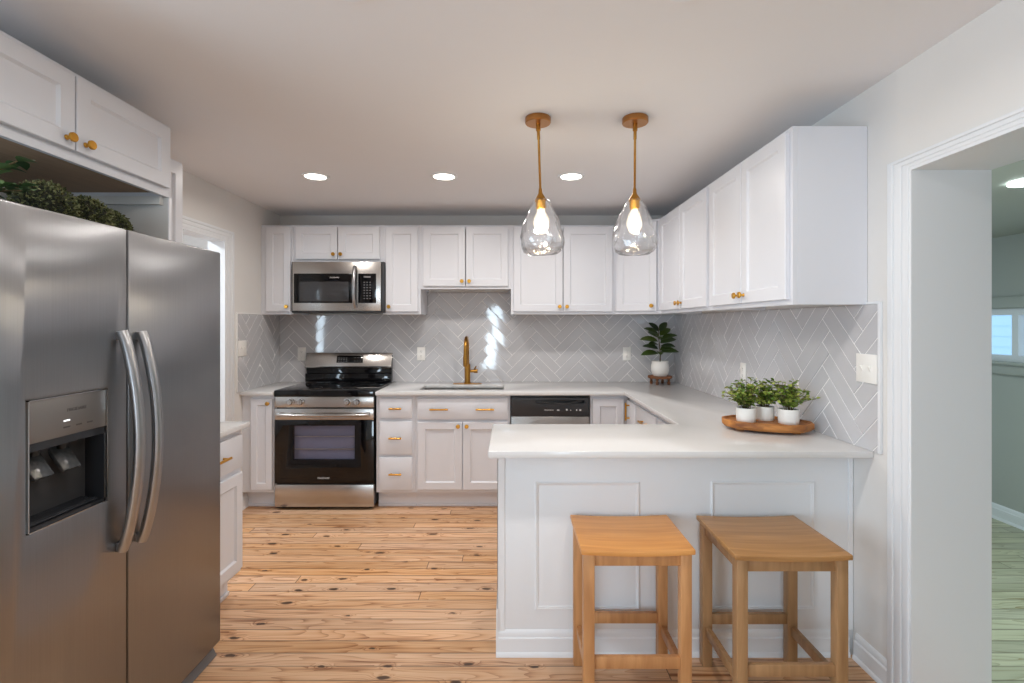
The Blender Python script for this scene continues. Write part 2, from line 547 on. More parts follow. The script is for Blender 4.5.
def tube(bm, pts, rx, ry=None, seg=12, taper=None):
    """Sweep an ellipse along points."""
    ry = ry or rx
    pts = [Vector(p) for p in pts]
    rings = []
    up = None
    for i, p in enumerate(pts):
        t = (pts[min(i + 1, len(pts) - 1)] - pts[max(i - 1, 0)]).normalized()
        if up is None:
            up = Vector((1, 0, 0)) if abs(t.x) < 0.9 else Vector((0, 1, 0))
        side = t.cross(up).normalized()
        up = side.cross(t).normalized()
        k = taper[i] if taper else 1.0
        rings.append([bm.verts.new(p + up * (rx * k * math.cos(2 * PI * j / seg)) + side * (ry * k * math.sin(2 * PI * j / seg))) for j in range(seg)])
    fs = []
    for a, b_ in zip(rings, rings[1:]):
        for j in range(seg):
            fs.append(bm.faces.new((a[j], a[(j + 1) % seg], b_[(j + 1) % seg], b_[j])))
    fs.append(bm.faces.new(rings[0]))
    fs.append(bm.faces.new(rings[-1]))
    bmesh.ops.recalc_face_normals(bm, faces=fs)

def grid_slab(bm, us, vs, inside, axis, a, b_, bev=0.0, cut=None):
    """Slab cut from a rectangular grid: cells whose middle is inside become solid. axis as in prism; bevels the sharp edges."""
    def p(u, v, t):
        return {'x': (t, u, v), 'y': (u, t, v), 'z': (u, v, t)}[axis]
    cell = {(i, j): inside((us[i] + us[i + 1]) / 2, (vs[j] + vs[j + 1]) / 2) for i in range(len(us) - 1) for j in range(len(vs) - 1)}
    V = {}
    def vert(i, j, s):
        if (i, j, s) not in V:
            V[(i, j, s)] = bm.verts.new(p(us[i], vs[j], (a, b_)[s]))
        return V[(i, j, s)]
    fs = []
    for (i, j), on in cell.items():
        if not on:
            continue
        for s in (0, 1):
            fs.append(bm.faces.new((vert(i, j, s), vert(i + 1, j, s), vert(i + 1, j + 1, s), vert(i, j + 1, s))))
        for di, dj, e in ((-1, 0, ((i, j), (i, j + 1))), (1, 0, ((i + 1, j), (i + 1, j + 1))), (0, -1, ((i, j), (i + 1, j))), (0, 1, ((i, j + 1), (i + 1, j + 1)))):
            if not cell.get((i + di, j + dj)):
                q, r = e
                fs.append(bm.faces.new((vert(*q, 0), vert(*r, 0), vert(*r, 1), vert(*q, 1))))
    bmesh.ops.recalc_face_normals(bm, faces=fs)
    es = set()
    for f in fs:
        es.update(f.edges)
    flat = [e for e in es if len(e.link_faces) == 2 and e.link_faces[0].normal.dot(e.link_faces[1].normal) > 0.99]
    bmesh.ops.dissolve_edges(bm, edges=flat, use_verts=True)
    if bev > 0:
        sh = [e for e in bm.edges if len(e.link_faces) == 2 and e.link_faces[0].normal.dot(e.link_faces[1].normal) < 0.5]
        bmesh.ops.bevel(bm, geom=sh, offset=bev, segments=2, profile=0.5, affect='EDGES', clamp_overlap=True)

def obj(name, bm, mat, parent=None, loc=(0, 0, 0), rot=(0, 0, 0), smooth=35):
    me = bpy.data.meshes.new(name)
    bm.normal_update()
    bm.to_mesh(me)
    bm.free()
    me.materials.append(mat)
    if smooth:
        me.polygons.foreach_set('use_smooth', [True] * len(me.polygons))
        me.set_sharp_from_angle(angle=math.radians(smooth))
    o = bpy.data.objects.new(name, me)
    C.objects.link(o)
    o.location = loc
    o.rotation_euler = rot
    o.parent = parent
    return o

def tag(o, label, cat, group=None):
    o['label'] = label
    o['category'] = cat
    if group:
        o['group'] = group
    return o

def thing(name, label, cat, loc=(0, 0, 0), rotz=0.0, group=None):
    o = bpy.data.objects.new(name, None)
    o.empty_display_size = 0.1
    o.location = loc
    o.rotation_euler = (0, 0, rotz)
    C.objects.link(o)
    return tag(o, label, cat, group)

def struct(name, bm, mat, label=None, parent=None):
    o = obj(name, bm, mat, parent)
    if parent is None:
        o['kind'] = 'structure'
    if label:
        o['label'] = label
        o['category'] = name.split('_')[0]
    return o

def dup(root, loc, label, rotz=None):
    """Copy a thing with its parts and sub-parts."""
    r = root.copy()
    C.objects.link(r)
    r.location = loc
    if rotz is not None:
        r.rotation_euler = (0, 0, rotz)
    r['label'] = label
    for ch in list(root.children):
        c = ch.copy()
        C.objects.link(c)
        c.parent = r
        for g in list(ch.children):
            d = g.copy()
            C.objects.link(d)
            d.parent = c
    return r

def text(name, body, size, mat, parent, loc, rot, depth=0.0004, sx=1.0):
    cu = bpy.data.curves.new(name, 'FONT')
    cu.body = body
    cu.size = size
    cu.extrude = depth
    cu.align_x = 'CENTER'
    cu.align_y = 'CENTER'
    tmp = bpy.data.objects.new(name, cu)
    C.objects.link(tmp)
    dg = bpy.context.evaluated_depsgraph_get()
    me = bpy.data.meshes.new_from_object(tmp.evaluated_get(dg))
    bpy.data.objects.remove(tmp)
    me.materials.clear()
    me.materials.append(mat)
    o = bpy.data.objects.new(name, me)
    C.objects.link(o)
    o.location = loc
    o.rotation_euler = rot
    o.scale = (sx, 1, 1)
    o.parent = parent
    return o

# ------------------------------------------------------------------ room shell
XL, XR, YB, ZC = -2.055, 1.472, 4.46, 2.387
XR2 = 1.758                                           # far face of the thick right wall
b = B(); box(b, -3.4, XR2, REAR_Y, YB + 0.1, -0.06, 0)
struct('floor', b, M_floor, 'knotty honey pine board floor of the kitchen')
b = B(); box(b, XR2, 3.62, -1.2, 6.2, -0.06, 0)
struct('floor_side', b, M_floor2, 'pale board floor of the side room, green light cast in its colour')
b = B(); box(b, -3.4, XR2, REAR_Y - 0.1, YB + 0.1, ZC, ZC + 0.08)
struct('ceiling', b, M_ceil, 'smooth greige kitchen ceiling with recessed lights')
b = B(); box(b, XR2, 3.62, -1.2, 6.2, 2.05, 2.12)
struct('ceiling_side', b, M_eastwall, 'low shade-grey ceiling of the side room')
b = B(); box(b, -3.4, XR2, YB, YB + 0.1, 0, ZC)
struct('wall_back', b, M_wall, 'warm white back wall above the cabinets')
LD0, LD1, LDZ = 2.75, 3.61, 2.03                      # doorway in the left wall
b = B(); grid_slab(b, [1.15, LD0, LD1, YB], [0, LDZ, ZC], lambda y, z: not (LD0 < y < LD1 and z < LDZ), 'x', XL - 0.115, XL)
struct('wall_left', b, M_wall, 'beige left wall with an open doorway')
OP0, OP1, OPZ = 0.15, 1.841, 1.996                    # cased opening in the right wall
b = B(); grid_slab(b, [REAR_Y, OP0, OP1, YB], [0, OPZ, ZC], lambda y, z: not (OP0 < y < OP1 and z < OPZ), 'x', XR, XR2)
struct('wall_right', b, M_wall, 'white right wall with a wide cased opening')
b = B(); grid_slab(b, [-3.4, HALLW[0], HALLW[1], XL - 0.115], [0, HALLW[2], HALLW[3], ZC], lambda x, z: not (HALLW[0] < x < HALLW[1] and HALLW[2] < z < HALLW[3]), 'y', 1.15, 1.25)
struct('wall_hallway', b, M_trim)
b = B(); grid_slab(b, [REAR_Y, WEST[0], WEST[1], 1.15], [0, WEST[2], WEST[3], ZC], lambda y, z: not (WEST[0] < y < WEST[1] and WEST[2] < z < WEST[3]), 'x', XW - 0.1, XW)
struct('wall_west', b, M_wall)
us = sorted({XW - 0.1, XR2} | {w[0] for w in WIN} | {w[1] for w in WIN})
vs = sorted({0, ZC} | {w[2] for w in WIN} | {w[3] for w in WIN})
b = B(); grid_slab(b, us, vs, lambda x, z: not any(w[0] < x < w[1] and w[2] < z < w[3] for w in WIN), 'y', REAR_Y - 0.1, REAR_Y)
struct('wall_rear', b, M_wall)
def window(name, axis, u0, u1, z0, z1, t0, t1, mull=(), label=None, bars=()):
    """Window: frame in the wall opening with a pane."""
    fw = 0.045
    b = B()
    us = [u0, u0 + fw]
    for m_ in mull:
        us += [m_ - fw / 2, m_ + fw / 2]
    us += [u1 - fw, u1]
    zs = [z0, z0 + fw, z1 - fw, z1]
    solid = [(us[i], us[i + 1]) for i in range(0, len(us) - 1, 2)]
    grid_slab(b, us, zs, lambda u, z: z < z0 + fw or z > z1 - fw or any(s[0] < u < s[1] for s in solid), axis, t0, t1)
    o = struct(name, b, M_trim, label)
    b = B()
    tm = (t0 + t1) / 2
    if axis == 'x':
        box(b, tm - 0.003, tm + 0.003, u0 + 0.01, u1 - 0.01, z0 + 0.01, z1 - 0.01)
    else:
        box(b, u0 + 0.01, u1 - 0.01, tm - 0.003, tm + 0.003, z0 + 0.01, z1 - 0.01)
    obj('pane', b, M_pane, o)
    return o
window('window_1', 'y', *WIN[0], REAR_Y - 0.08, REAR_Y - 0.02)
window('window_2', 'x', *WEST, XW - 0.08, XW - 0.02, mull=(-1.0,))  # out of view, put in to bring fill daylight
window('window_3', 'y', *HALLW, 1.17, 1.23)

# hallway behind the left doorway
b = B(); box(b, -3.4, -3.3, 1.25, YB, 0, ZC)
struct('wall_hall', b, M_trim)

# side room beyond the opening
EX = 3.55
b = B(); grid_slab(b, [-1.2, 2.55, 4.02, 6.2], [0, 1.150, 1.530, 2.12], lambda y, z: not (2.55 < y < 4.02 and 1.150 < z < 1.530), 'x', EX, EX + 0.12)
struct('wall_east', b, M_eastwall, 'shade-grey wall of the side room with a low wide window')
b = B(); box(b, XR2, EX, 6.1, 6.2, 0, 2.12)
struct('wall_north', b, M_eastwall)
b = B(); box(b, XR2, EX, -1.2, -1.1, 0, 2.12)
struct('wall_south', b, M_eastwall)
window('window_4', 'x', 2.55, 4.02, 1.150, 1.530, EX + 0.02, EX + 0.09, mull=(3.535,), label='low wide slider window in the shade-grey side room wall')
b = B()
box(b, EX - 0.025, EX, 2.45, 4.12, 1.06, 1.14, 0.006)
box(b, EX - 0.05, EX, 2.43, 4.14, 1.13, 1.153, 0.006)
box(b, EX - 0.025, EX, 2.45, 4.12, 1.535, 1.615, 0.006)
struct('trim_3', b, M_eastwall, 'flat window trim in the side room')
def baseboard(bm, axis, a, b_, face, sgn, h=0.10, t=0.014):
    """Baseboard with a stepped moulded top and a shoe, running along an axis on a wall face."""
    prof = [(0, 0), (t + 0.006, 0), (t + 0.006, 0.012), (t + 0.002, 0.018), (t, 0.020), (t, h - 0.034), (t * 0.62, h - 0.028), (t * 0.62, h - 0.012), (t * 0.25, h - 0.002), (0, h)]
    poly = [(face + sgn * u, v) for u, v in prof]
    prism(bm, poly, axis, a, b_)
b = B(); baseboard(b, 'y', -1.1, 6.1, EX, -1, 0.11)
struct('baseboard_east', b, M_trim, 'grey white baseboard in the side room')
b = B(); baseboard(b, 'y', 1.921, 2.122, XR, -1, 0.11)
struct('baseboard_right', b, M_trim, 'white baseboard between the peninsula and the cased opening')
b = B(); baseboard(b, 'y', 3.701, 3.90, XL, 1, 0.10)
struct('baseboard_left', b, M_trim, 'short white baseboard beside the left doorway')

def casing_y(bm, x, sgn, y0, y1, ztop, head, t=0.013):
    """Stepped casing around an opening in a wall that faces X: two uprights and a head."""
    w = y1
    steps = [(0.0, 0.03, 0.6), (0.03, 0.065, 0.85), (0.065, 0.09, 1.25)]
    for a, c, k in steps:
        xa, xb = min(x, x + sgn * t * k), max(x, x + sgn * t * k)
        grid_slab(bm, [y0 - c, y0 - a, y1 + a, y1 + c], [0, ztop + a * head, ztop + c * head], lambda y, z: y < y0 - a or y > y1 + a or z > ztop + a * head, 'x', xa, xb, 0.0015)
b = B(); casing_y(b, XR, -1, OP0, OP1, OPZ, 0.45)
struct('trim_1', b, M_trim, 'white stepped casing around the wide right opening')
b = B(); casing_y(b, XL, 1, LD0, LD1, LDZ, 0.75)
struct('trim_2', b, M_trim, 'white casing around the left doorway')
def jamb(bm, x0, x1, y0, y1, z, t=0.012):
    box(bm, x0, x1, y0, y0 + t, 0, z - t)
    box(bm, x0, x1, y1 - t, y1, 0, z - t)
    box(bm, x0, x1, y0, y1, z - t, z)
b = B(); jamb(b, XR - 0.004, XR2 + 0.004, OP0, OP1, OPZ)
struct('door_1', b, M_trim, 'deep white jamb lining of the right opening')
b = B(); jamb(b, XL - 0.12, XL + 0.004, LD0, LD1, LDZ)
struct('door_2', b, M_trim, 'white jamb lining of the left doorway')

# ------------------------------------------------------------------ herringbone backsplashes
TW, TL, GAP = 0.0762, 0.3048, 0.0042
def clip(poly, fn):
    out = []
    for i in range(len(poly)):
        p, q = poly[i], poly[(i + 1) % len(poly)]
        a, c = fn(p), fn(q)
        if a >= 0:
            out.append(p)
        if (a >= 0) != (c >= 0):
            t = a / (a - c)
            out.append((p[0] + (q[0] - p[0]) * t, p[1] + (q[1] - p[1]) * t))
    return out
def area2(poly):
    return abs(sum(poly[i][0] * poly[(i + 1) % len(poly)][1] - poly[(i + 1) % len(poly)][0] * poly[i][1] for i in range(len(poly)))) / 2
def herringbone(rects, off, place, seed):
    """Tiles over the given (u0,u1,v0,v1) rectangles of a wall; place(u, v, depth) gives the 3-D point."""
    rnd = random.Random(seed)
    bm = B()
    s = math.sqrt(0.5)
    U0 = min(r[0] for r in rects); U1 = max(r[1] for r in rects); V0 = min(r[2] for r in rects); V1 = max(r[3] for r in rects)
    n = 60
    for i in range(-n, n):
        for j in range(-12, 13):
            bx, by = i * TW + j * TL, i * TW - j * TL
            for (x0, y0, x1, y1) in ((bx, by, bx + TL, by + TW), (bx + TL, by + TW - TL, bx + TL + TW, by + TW)):
                g = GAP / 2
                q = [(x0 + g, y0 + g), (x1 - g, y0 + g), (x1 - g, y1 - g), (x0 + g, y1 - g)]
                q = [((x - y) * s + off[0], (x + y) * s + off[1]) for x, y in q]
                if max(p[0] for p in q) < U0 or min(p[0] for p in q) > U1 or max(p[1] for p in q) < V0 or min(p[1] for p in q) > V1:
                    continue
                cx = sum(p[0] for p in q) / 4; cy = sum(p[1] for p in q) / 4
                tu, tv = rnd.gauss(0, 0.0045), rnd.gauss(0, 0.0045)
                for r in rects:
                    p = q
                    for fn in (lambda t: t[0] - r[0], lambda t: r[1] - t[0], lambda t: t[1] - r[2], lambda t: r[3] - t[1]):
                        if p:
                            p = clip(p, fn)
                    if len(p) < 3 or area2(p) < 2e-5:
                        continue
                    mx = sum(t[0] for t in p) / len(p); my = sum(t[1] for t in p) / len(p)
                    def top(u, v, d):
                        return place(u, v, d + (u - cx) * tu + (v - cy) * tv)
                    lo = [bm.verts.new(place(u, v, 0.001)) for u, v in p]
                    mid = [bm.verts.new(top(u, v, 0.0068)) for u, v in p]
                    hi = []
                    for u, v in p:
                        d = math.hypot(mx - u, my - v) or 1
                        k = min(0.3, 0.0022 / d)
                        hi.append(bm.verts.new(top(u + (mx - u) * k, v + (my - v) * k, 0.008)))
                    m_ = len(p)
                    for a, c in ((lo, mid), (mid, hi)):
                        for e in range(m_):
                            bm.faces.new((a[e], a[(e + 1) % m_], c[(e + 1) % m_], c[e]))
                    bm.faces.new(hi)
    bmesh.ops.recalc_face_normals(bm, faces=bm.faces)
    return bm
ZW = 0.905                                             # worktop height
UB = 1.50                                              # underside of the wall cabinets
t = thing('backsplash', 'grey herringbone tile backsplash on the back wall behind range and sink', 'backsplash', (0, YB - 0.0005, ZW), 0)
b = B(); box(b, XL + 0.0072, XR - 0.0072, -0.0062, 0, 0, UB - ZW); box(b, -0.735, 0.006, -0.0062, 0, UB - ZW, 1.70 - ZW)
obj('grout', b, M_grout, t)
obj('tiling', herringbone([(XL + 0.008, XR - 0.008, 0, UB - ZW), (-0.735, 0.006, UB - ZW, 1.70 - ZW)], (0.02, 0.02), lambda u, v, d: (u, -d, v), 1), M_tile, t, smooth=20)
t = thing('backsplash', 'grey herringbone tile backsplash on the left wall beside the doorway', 'backsplash', (XL, 3.752, ZW), 0)
b = B(); box(b, 0, 0.0062, 0, YB - 3.752, 0, UB - ZW)
obj('grout', b, M_grout, t)
obj('tiling', herringbone([(0.004, YB - 3.752 - 0.008, 0, UB - ZW - 0.004)], (0.18, 0.03), lambda u, v, d: (d, u, v), 2), M_tile, t, smooth=20)
b = B(); grid_slab(b, [-0.006, 0.004, 0.376], [0, UB - ZW - 0.004, UB - ZW + 0.006], lambda y, z: y < 0.004 or z > UB - ZW - 0.004, 'x', 0, 0.010, 0.0015)
obj('edge_strip', b, M_grout, t)
RT0 = 1.985
t = thing('backsplash', 'grey herringbone tile backsplash on the right wall beside the potted plants', 'backsplash', (XR - 0.0005, RT0, ZW), 0)
b = B(); box(b, -0.0062, 0, 0, YB - RT0, 0, UB - ZW)
obj('grout', b, M_grout, t)
obj('tiling', herringbone([(0.004, YB - RT0 - 0.008, 0, UB - ZW)], (0.144, 0.0), lambda u, v, d: (-d, u, v), 3), M_tile, t, smooth=20)
b = B(); grid_slab(b, [-0.012, 0.003, 0.070], [0, UB - ZW, UB - ZW + 0.010], lambda y, z: y < 0.003 or z > UB - ZW, 'x', -0.011, 0, 0.0015)
obj('edge_strip', b, M_trim, t)

# ------------------------------------------------------------------ cabinets
def shaker(bm, x0, x1, z0, z1, y0=-0.02, rail=0.055):
    """Shaker door: a slab whose front is set back inside a frame of rails."""
    rail = min(rail, (x1 - x0) * 0.28, (z1 - z0) * 0.28)
    nv = len(bm.verts)
    t = 0.019
    def ring(ix, y):
        return [bm.verts.new(p) for p in ((x0 + ix, y, z0 + ix), (x1 - ix, y, z0 + ix), (x1 - ix, y, z1 - ix), (x0 + ix, y, z1 - ix))]
    rs = [ring(0, y0 + t), ring(0, y0 + 0.0025), ring(0.0025, y0), ring(rail, y0), ring(rail + 0.003, y0 + 0.004), ring(rail + 0.008, y0 + 0.0095)]
    fs = [bm.faces.new(rs[0]), bm.faces.new(rs[-1])]
    for a, c in zip(rs, rs[1:]):
        for i in range(4):
            fs.append(bm.faces.new((a[i], a[(i + 1) % 4], c[(i + 1) % 4], c[i])))
    bmesh.ops.recalc_face_normals(bm, faces=fs)

def knob_bm():
    b = B()
    mt = Matrix.Rotation(PI / 2, 4, 'X')               # z axis of the profile -> -y
    lathe(b, [(0.0, 0.0), (0.0085, 0.0), (0.0085, 0.003), (0.0055, 0.006), (0.0055, 0.016), (0.010, 0.018), (0.0155, 0.020), (0.0155, 0.026), (0.0135, 0.0285), (0.0, 0.029)], 24, mt, cap=False)
    return b
def pull_bm(length, vertical):
    b = B()
    h = length / 2
    def P(u, y, r0):
        return (0, y, u) if vertical else (u, y, 0)
    tube(b, [P(-h, -0.028, 0), P(h, -0.028, 0)], 0.0066, seg=12)
    for s in (-1, 1):
        tube(b, [P(s * h * 0.72, 0.0, 0), P(s * h * 0.72, -0.028, 0)], 0.0055, seg=10)
    return b

def cabinet(name, label, cat, loc, rotz, w, d, h, doors=(), drawers=(), upper=True, kick=0.13, sidetop=None, group=None, knobmat=None, filler=(0, 0), open_top=False):
    """Cabinet in its own frame: x along the front, y into the wall, z up. Doors: (x0,x1,z0,z1,kx,kz); drawers: (x0,x1,z0,z1,[handle x])"""
    t = thing(name, label, cat, loc, rotz, group)
    knobmat = knobmat or M_brass
    b = B()
    z0 = 0.0 if upper else kick
    if upper:
        box(b, 0, 0.018, 0.018, d, 0, h, 0.001, 1)
        box(b, w - 0.018, w, 0.018, d, 0, h, 0.001, 1)
        box(b, 0.018, w - 0.018, 0.018, d, h - 0.018, h, 0, 1)
        box(b, 0.018, w - 0.018, d - 0.008, d, 0.02, h - 0.018, 0, 1)
        grid_slab(b, [0, 0.038, w - 0.038, w], [0, 0.038, h - 0.038, h], lambda x, z: not (0.038 < x < w - 0.038 and 0.038 < z < h - 0.038), 'y', 0, 0.018)
    else:
        if open_top:
            box(b, 0, w, 0, d, z0, 0.66, 0.0015, 1)
            box(b, 0, w, 0, 0.018, 0.655, h, 0.0015, 1)
            box(b, 0, 0.008, 0.018, d, 0.655, h); box(b, w - 0.008, w, 0.018, d, 0.655, h)
        else:
            box(b, 0, w, 0, d, z0, h, 0.0015, 1)
    obj('body', b, M_cab, t)
    if upper:
        b = B(); box(b, 0.018, w - 0.018, 0.018, d - 0.008, 0.02, 0.034)
        obj('bottom_panel', b, M_ply, t)
    else:
        b = B(); box(b, 0, w, 0.07, d, 0, kick); box(b, 0, w, 0.058, 0.07, 0, 0.022, 0.004)
        obj('toe_kick', b, M_cab, t)
    for (x0, x1, a, c, kx, kz) in doors:
        b = B(); shaker(b, x0, x1, a, c)
        dr = obj('door', b, M_cab, t)
        if kx is not None:
            obj('knob', knob_bm(), knobmat, dr, (kx, -0.02, kz))
    for (x0, x1, a, c, hs, ln, vert) in drawers:
        b = B(); box(b, x0, x1, -0.02, 0, a, c, 0.003)
        dr = obj('drawer', b, M_cab, t)
        for hx in hs:
            obj('handle', pull_bm(ln, vert), knobmat, dr, (hx, -0.02, (a + c) / 2))
    return t

HU = 0.735                                             # height of the tall wall cabinets
YU = 4.128                                             # face of the wall cabinets on the back wall
DU = YB - YU
GW = 'white shaker wall cabinets'
ZU = UB
def pair(w, h, kz=0.04, m_=0.022, zb=0.022):
    c = w / 2
    return [(m_, c - 0.003, zb, h - 0.018, c - 0.03, zb + kz), (c + 0.003, w - m_, zb, h - 0.018, c + 0.03, zb + kz)]
w = XL + 0.27 - XL
cabinet('wall_cabinet', 'narrow single door wall cabinet left of the microwave, against the left wall', 'cabinet', (XL + 0.002, YU, ZU), 0, 0.266, DU - 0.001, HU,
        doors=[(0.045, 0.248, 0.022, HU - 0.018, 0.222, 0.062)], group=GW)
cabinet('wall_cabinet', 'short two door wall cabinet directly above the microwave', 'cabinet', (-1.785, YU, 1.93), 0, 0.735, DU - 0.001, ZU + HU - 1.93,
        doors=pair(0.735, ZU + HU - 1.93), group=GW)
cabinet('wall_cabinet', 'single door wall cabinet just right of the microwave', 'cabinet', (-1.048, YU, ZU), 0, 0.310, DU - 0.001, HU,
        doors=[(0.026, 0.290, 0.022, HU - 0.018, 0.055, 0.062)], group=GW)
cabinet('wall_cabinet', 'short two door wall cabinet above the sink and faucet', 'cabinet', (-0.737, YU, 1.709), 0, 0.744, DU - 0.001, ZU + HU - 1.709,
        doors=pair(0.744, ZU + HU - 1.709), group=GW)
cabinet('wall_cabinet', 'full height two door wall cabinet on the back wall, right of the sink', 'cabinet', (0.008, YU, ZU), 0, 0.857, DU - 0.001, HU,
        doors=pair(0.857, HU), group=GW)
# diagonal corner cabinet
XU = 1.164                                             # face of the wall cabinets on the right wall
YC = 3.85
t = thing('wall_cabinet', 'diagonal corner wall cabinet above the fiddle leaf plant', 'cabinet', (0, 0, ZU), 0, GW)
b = B(); prism(b, [(0.866, YB - 0.001), (0.866, YU), (XU, YC), (XR - 0.001, YC), (XR - 0.001, YB - 0.001)], 'z', 0.02, HU, 0.001)
obj('body', b, M_cab, t)
ang = math.atan2(YC - YU, XU - 0.866)
dw = math.hypot(YC - YU, XU - 0.866)
b = B(); box(b, 0.0, dw, 0.0, 0.02, 0, 0.03, 0.001)
obj('bottom_rail', b, M_cab, t, (0.866, YU, 0), (0, 0, ang))
b = B(); shaker(b, 0.03, dw - 0.03, 0.022, HU - 0.018)
dr = obj('door', b, M_cab, t, (0.866, YU, 0), (0, 0, ang))
obj('knob', knob_bm(), M_brass, dr, (dw - 0.062, -0.02, 0.062))
# right wall cabinets face -x
RW0, RW1, RW2 = 2.057, 2.897, YC - 0.001
DR = XR - XU - 0.001
cabinet('wall_cabinet', 'two door wall cabinet on the right wall, next to the corner', 'cabinet', (XU, RW2, ZU), -PI / 2, RW2 - RW1 - 0.001, DR, HU,
        doors=pair(RW2 - RW1, HU), group=GW)
cabinet('wall_cabinet', 'wide two door wall cabinet on the right wall with an exposed white end', 'cabinet', (XU, RW1, ZU), -PI / 2, RW1 - RW0, DR, HU,
        doors=pair(RW1 - RW0, HU), group=GW)
# above and beside the fridge: face +x
CFX = -1.47
cw = 2.165 - 1.23
t = cabinet('wall_cabinet', 'deep two door cabinet above the steel refrigerator', 'cabinet', (CFX, 1.23, 1.965), PI / 2, cw, CFX - XL - 0.001, 2.268 - 1.965,
            doors=[(0.025, 0.439, 0.033, 0.285, 0.405, 0.066), (0.445, cw - 0.03, 0.033, 0.285, 0.478, 0.066)], group=GW)
b = B(); box(b, cw - 0.038, cw - 0.019, 0.02, 0.55, -0.035, -0.001, 0.001)
obj('cleat', b, M_alcove_shade, t)
t = thing('end_panel', 'tall white panel closing the right side of the refrigerator alcove', 'panel', (0, 0, 0))
b = B(); box(b, XL + 0.001, CFX, 2.147, 2.165, 0.001, 1.963, 0.001)
obj('board', b, M_alcove_shade, t)
b = B(); box(b, CFX, CFX + 0.004, 2.147, 2.165, 0.001, 1.963, 0.001)
obj('edge_strip', b, M_cab, t)
cabinet('wall_cabinet', 'narrow single door wall cabinet right beside the refrigerator cabinet', 'cabinet', (-1.668, 2.167, ZU), PI / 2, 0.378, -1.668 - XL - 0.001, HU,
        doors=[(0.03, 0.352, 0.022, HU - 0.018, 0.06, 0.062)], group=GW)

# base cabinets
ZB = 0.877                                             # underside of the worktop
YF = 3.832                                             # face of the base cabinets on the back wall
DB = YB - YF - 0.001
GB = 'white base cabinets under the worktops'
cabinet('base_cabinet', 'very narrow base cabinet left of the range', 'cabinet', (XL + 0.001, YF, 0), 0, 0.249, DB, ZB - 0.001, upper=False,
        doors=[(0.075, 0.237, 0.155, 0.848, 0.212, 0.815)], group=GB, knobmat=M_agedbrass)
dl = [(0.028, 0.276, 0.703, 0.850, [0.152], 0.095, False), (0.028, 0.276, 0.425, 0.678, [0.152], 0.095, False), (0.028, 0.276, 0.155, 0.402, [0.152], 0.095, False)]
cabinet('base_cabinet', 'base cabinet with three stacked drawers right of the range', 'cabinet', (-1.024, YF, 0), 0, 0.298, DB, ZB - 0.001, upper=False, drawers=dl, group=GB)
cabinet('base_cabinet', 'sink base cabinet with two doors and two pulls on a wide false drawer', 'cabinet', (-0.725, YF, 0), 0, 0.727, DB, ZB - 0.001, upper=False,
        doors=[(0.02, 0.360, 0.155, 0.672, 0.330, 0.642), (0.366, 0.708, 0.155, 0.672, 0.396, 0.642)],
        drawers=[(0.02, 0.708, 0.692, 0.850, [0.185, 0.535], 0.14, False)], group=GB, open_top=True)
cabinet('base_cabinet', 'single door base cabinet right of the dishwasher', 'cabinet', (0.613, YF, 0), 0, 0.290, DB, ZB - 0.001, upper=False,
        doors=[(0.018, 0.258, 0.155, 0.848, None, None)], group=GB)
XB = 0.905
DBR = XR - XB - 0.001
cabinet('base_cabinet', 'narrow corner base cabinet with an upright brass pull, on the right wall', 'cabinet', (XB, 3.79, 0), -PI / 2, 0.26, DBR, ZB - 0.001, upper=False,
        drawers=[(0.012, 0.245, 0.155, 0.845, [], 0.1, True)], group=GB)
o = bpy.data.objects
last = [x for x in C.objects if x.name.startswith('drawer')][-1]
obj('handle', pull_bm(0.13, True), M_brass, last, (0.085, -0.02, 0.77))
cabinet('base_cabinet', 'drawer base cabinet on the right wall beside the narrow corner cabinet', 'cabinet', (XB, 3.529, 0), -PI / 2, 0.5, DBR, ZB - 0.001, upper=False,
        doors=[(0.02, 0.248, 0.155, 0.672, 0.218, 0.642), (0.252, 0.48, 0.155, 0.672, 0.282, 0.642)], drawers=[(0.02, 0.48, 0.692, 0.848, [0.25], 0.13, False)], group=GB)
cabinet('base_cabinet', 'base cabinet on the right wall where the peninsula begins', 'cabinet', (XB, 3.028, 0), -PI / 2, 0.44, DBR, ZB - 0.001, upper=False,
        doors=[(0.02, 0.42, 0.155, 0.672, 0.06, 0.642)], drawers=[(0.02, 0.42, 0.692, 0.848, [0.22], 0.13, False)], group=GB)
LX = -1.412
cabinet('base_cabinet', 'short run base cabinet between the refrigerator and the left doorway', 'cabinet', (LX, 2.167, 0), PI / 2, 0.455, LX - XL - 0.001, ZB - 0.001, upper=False,
        doors=[(0.02, 0.437, 0.155, 0.652, 0.05, 0.62)], drawers=[(0.02, 0.437, 0.680, 0.848, [0.215], 0.13, False)], group=GB)

# ------------------------------------------------------------------ worktops
PX0, PY0, PY1 = -0.088, 2.02, 2.574                   # peninsula slab
CX = 0.868                                             # inner edge of the right worktop
CY = 3.792                                             # front edge of the back worktop
SK = (-0.715, -0.050, 3.915, 4.225)                    # sink cut-out
b = B()
us = sorted([-1.024, SK[0], SK[1], PX0, CX, XR - 0.001])
vs = sorted([PY0, PY1, CY, SK[2], SK[3], YB - 0.001])
def shape(x, y):
    if SK[0] < x < SK[1] and SK[2] < y < SK[3]:
        return False
    return (y > CY) or (x > CX) or (x > PX0 and y < PY1)
grid_slab(b, us, vs, shape, 'z', ZB, ZW, 0.004)
tag(obj('worktop', b, M_quartz), 'white quartz worktop running from the range around to the peninsula', 'worktop')
b = B(); grid_slab(b, [XL + 0.001, -1.798], [CY, YB - 0.001], lambda x, y: True, 'z', ZB, ZW, 0.004)
tag(obj('worktop', b, M_quartz), 'small white quartz worktop left of the range', 'worktop')
b = B(); grid_slab(b, [XL + 0.001, LX + 0.037], [2.166, 2.645], lambda x, y: True, 'z', ZB, ZW, 0.004)
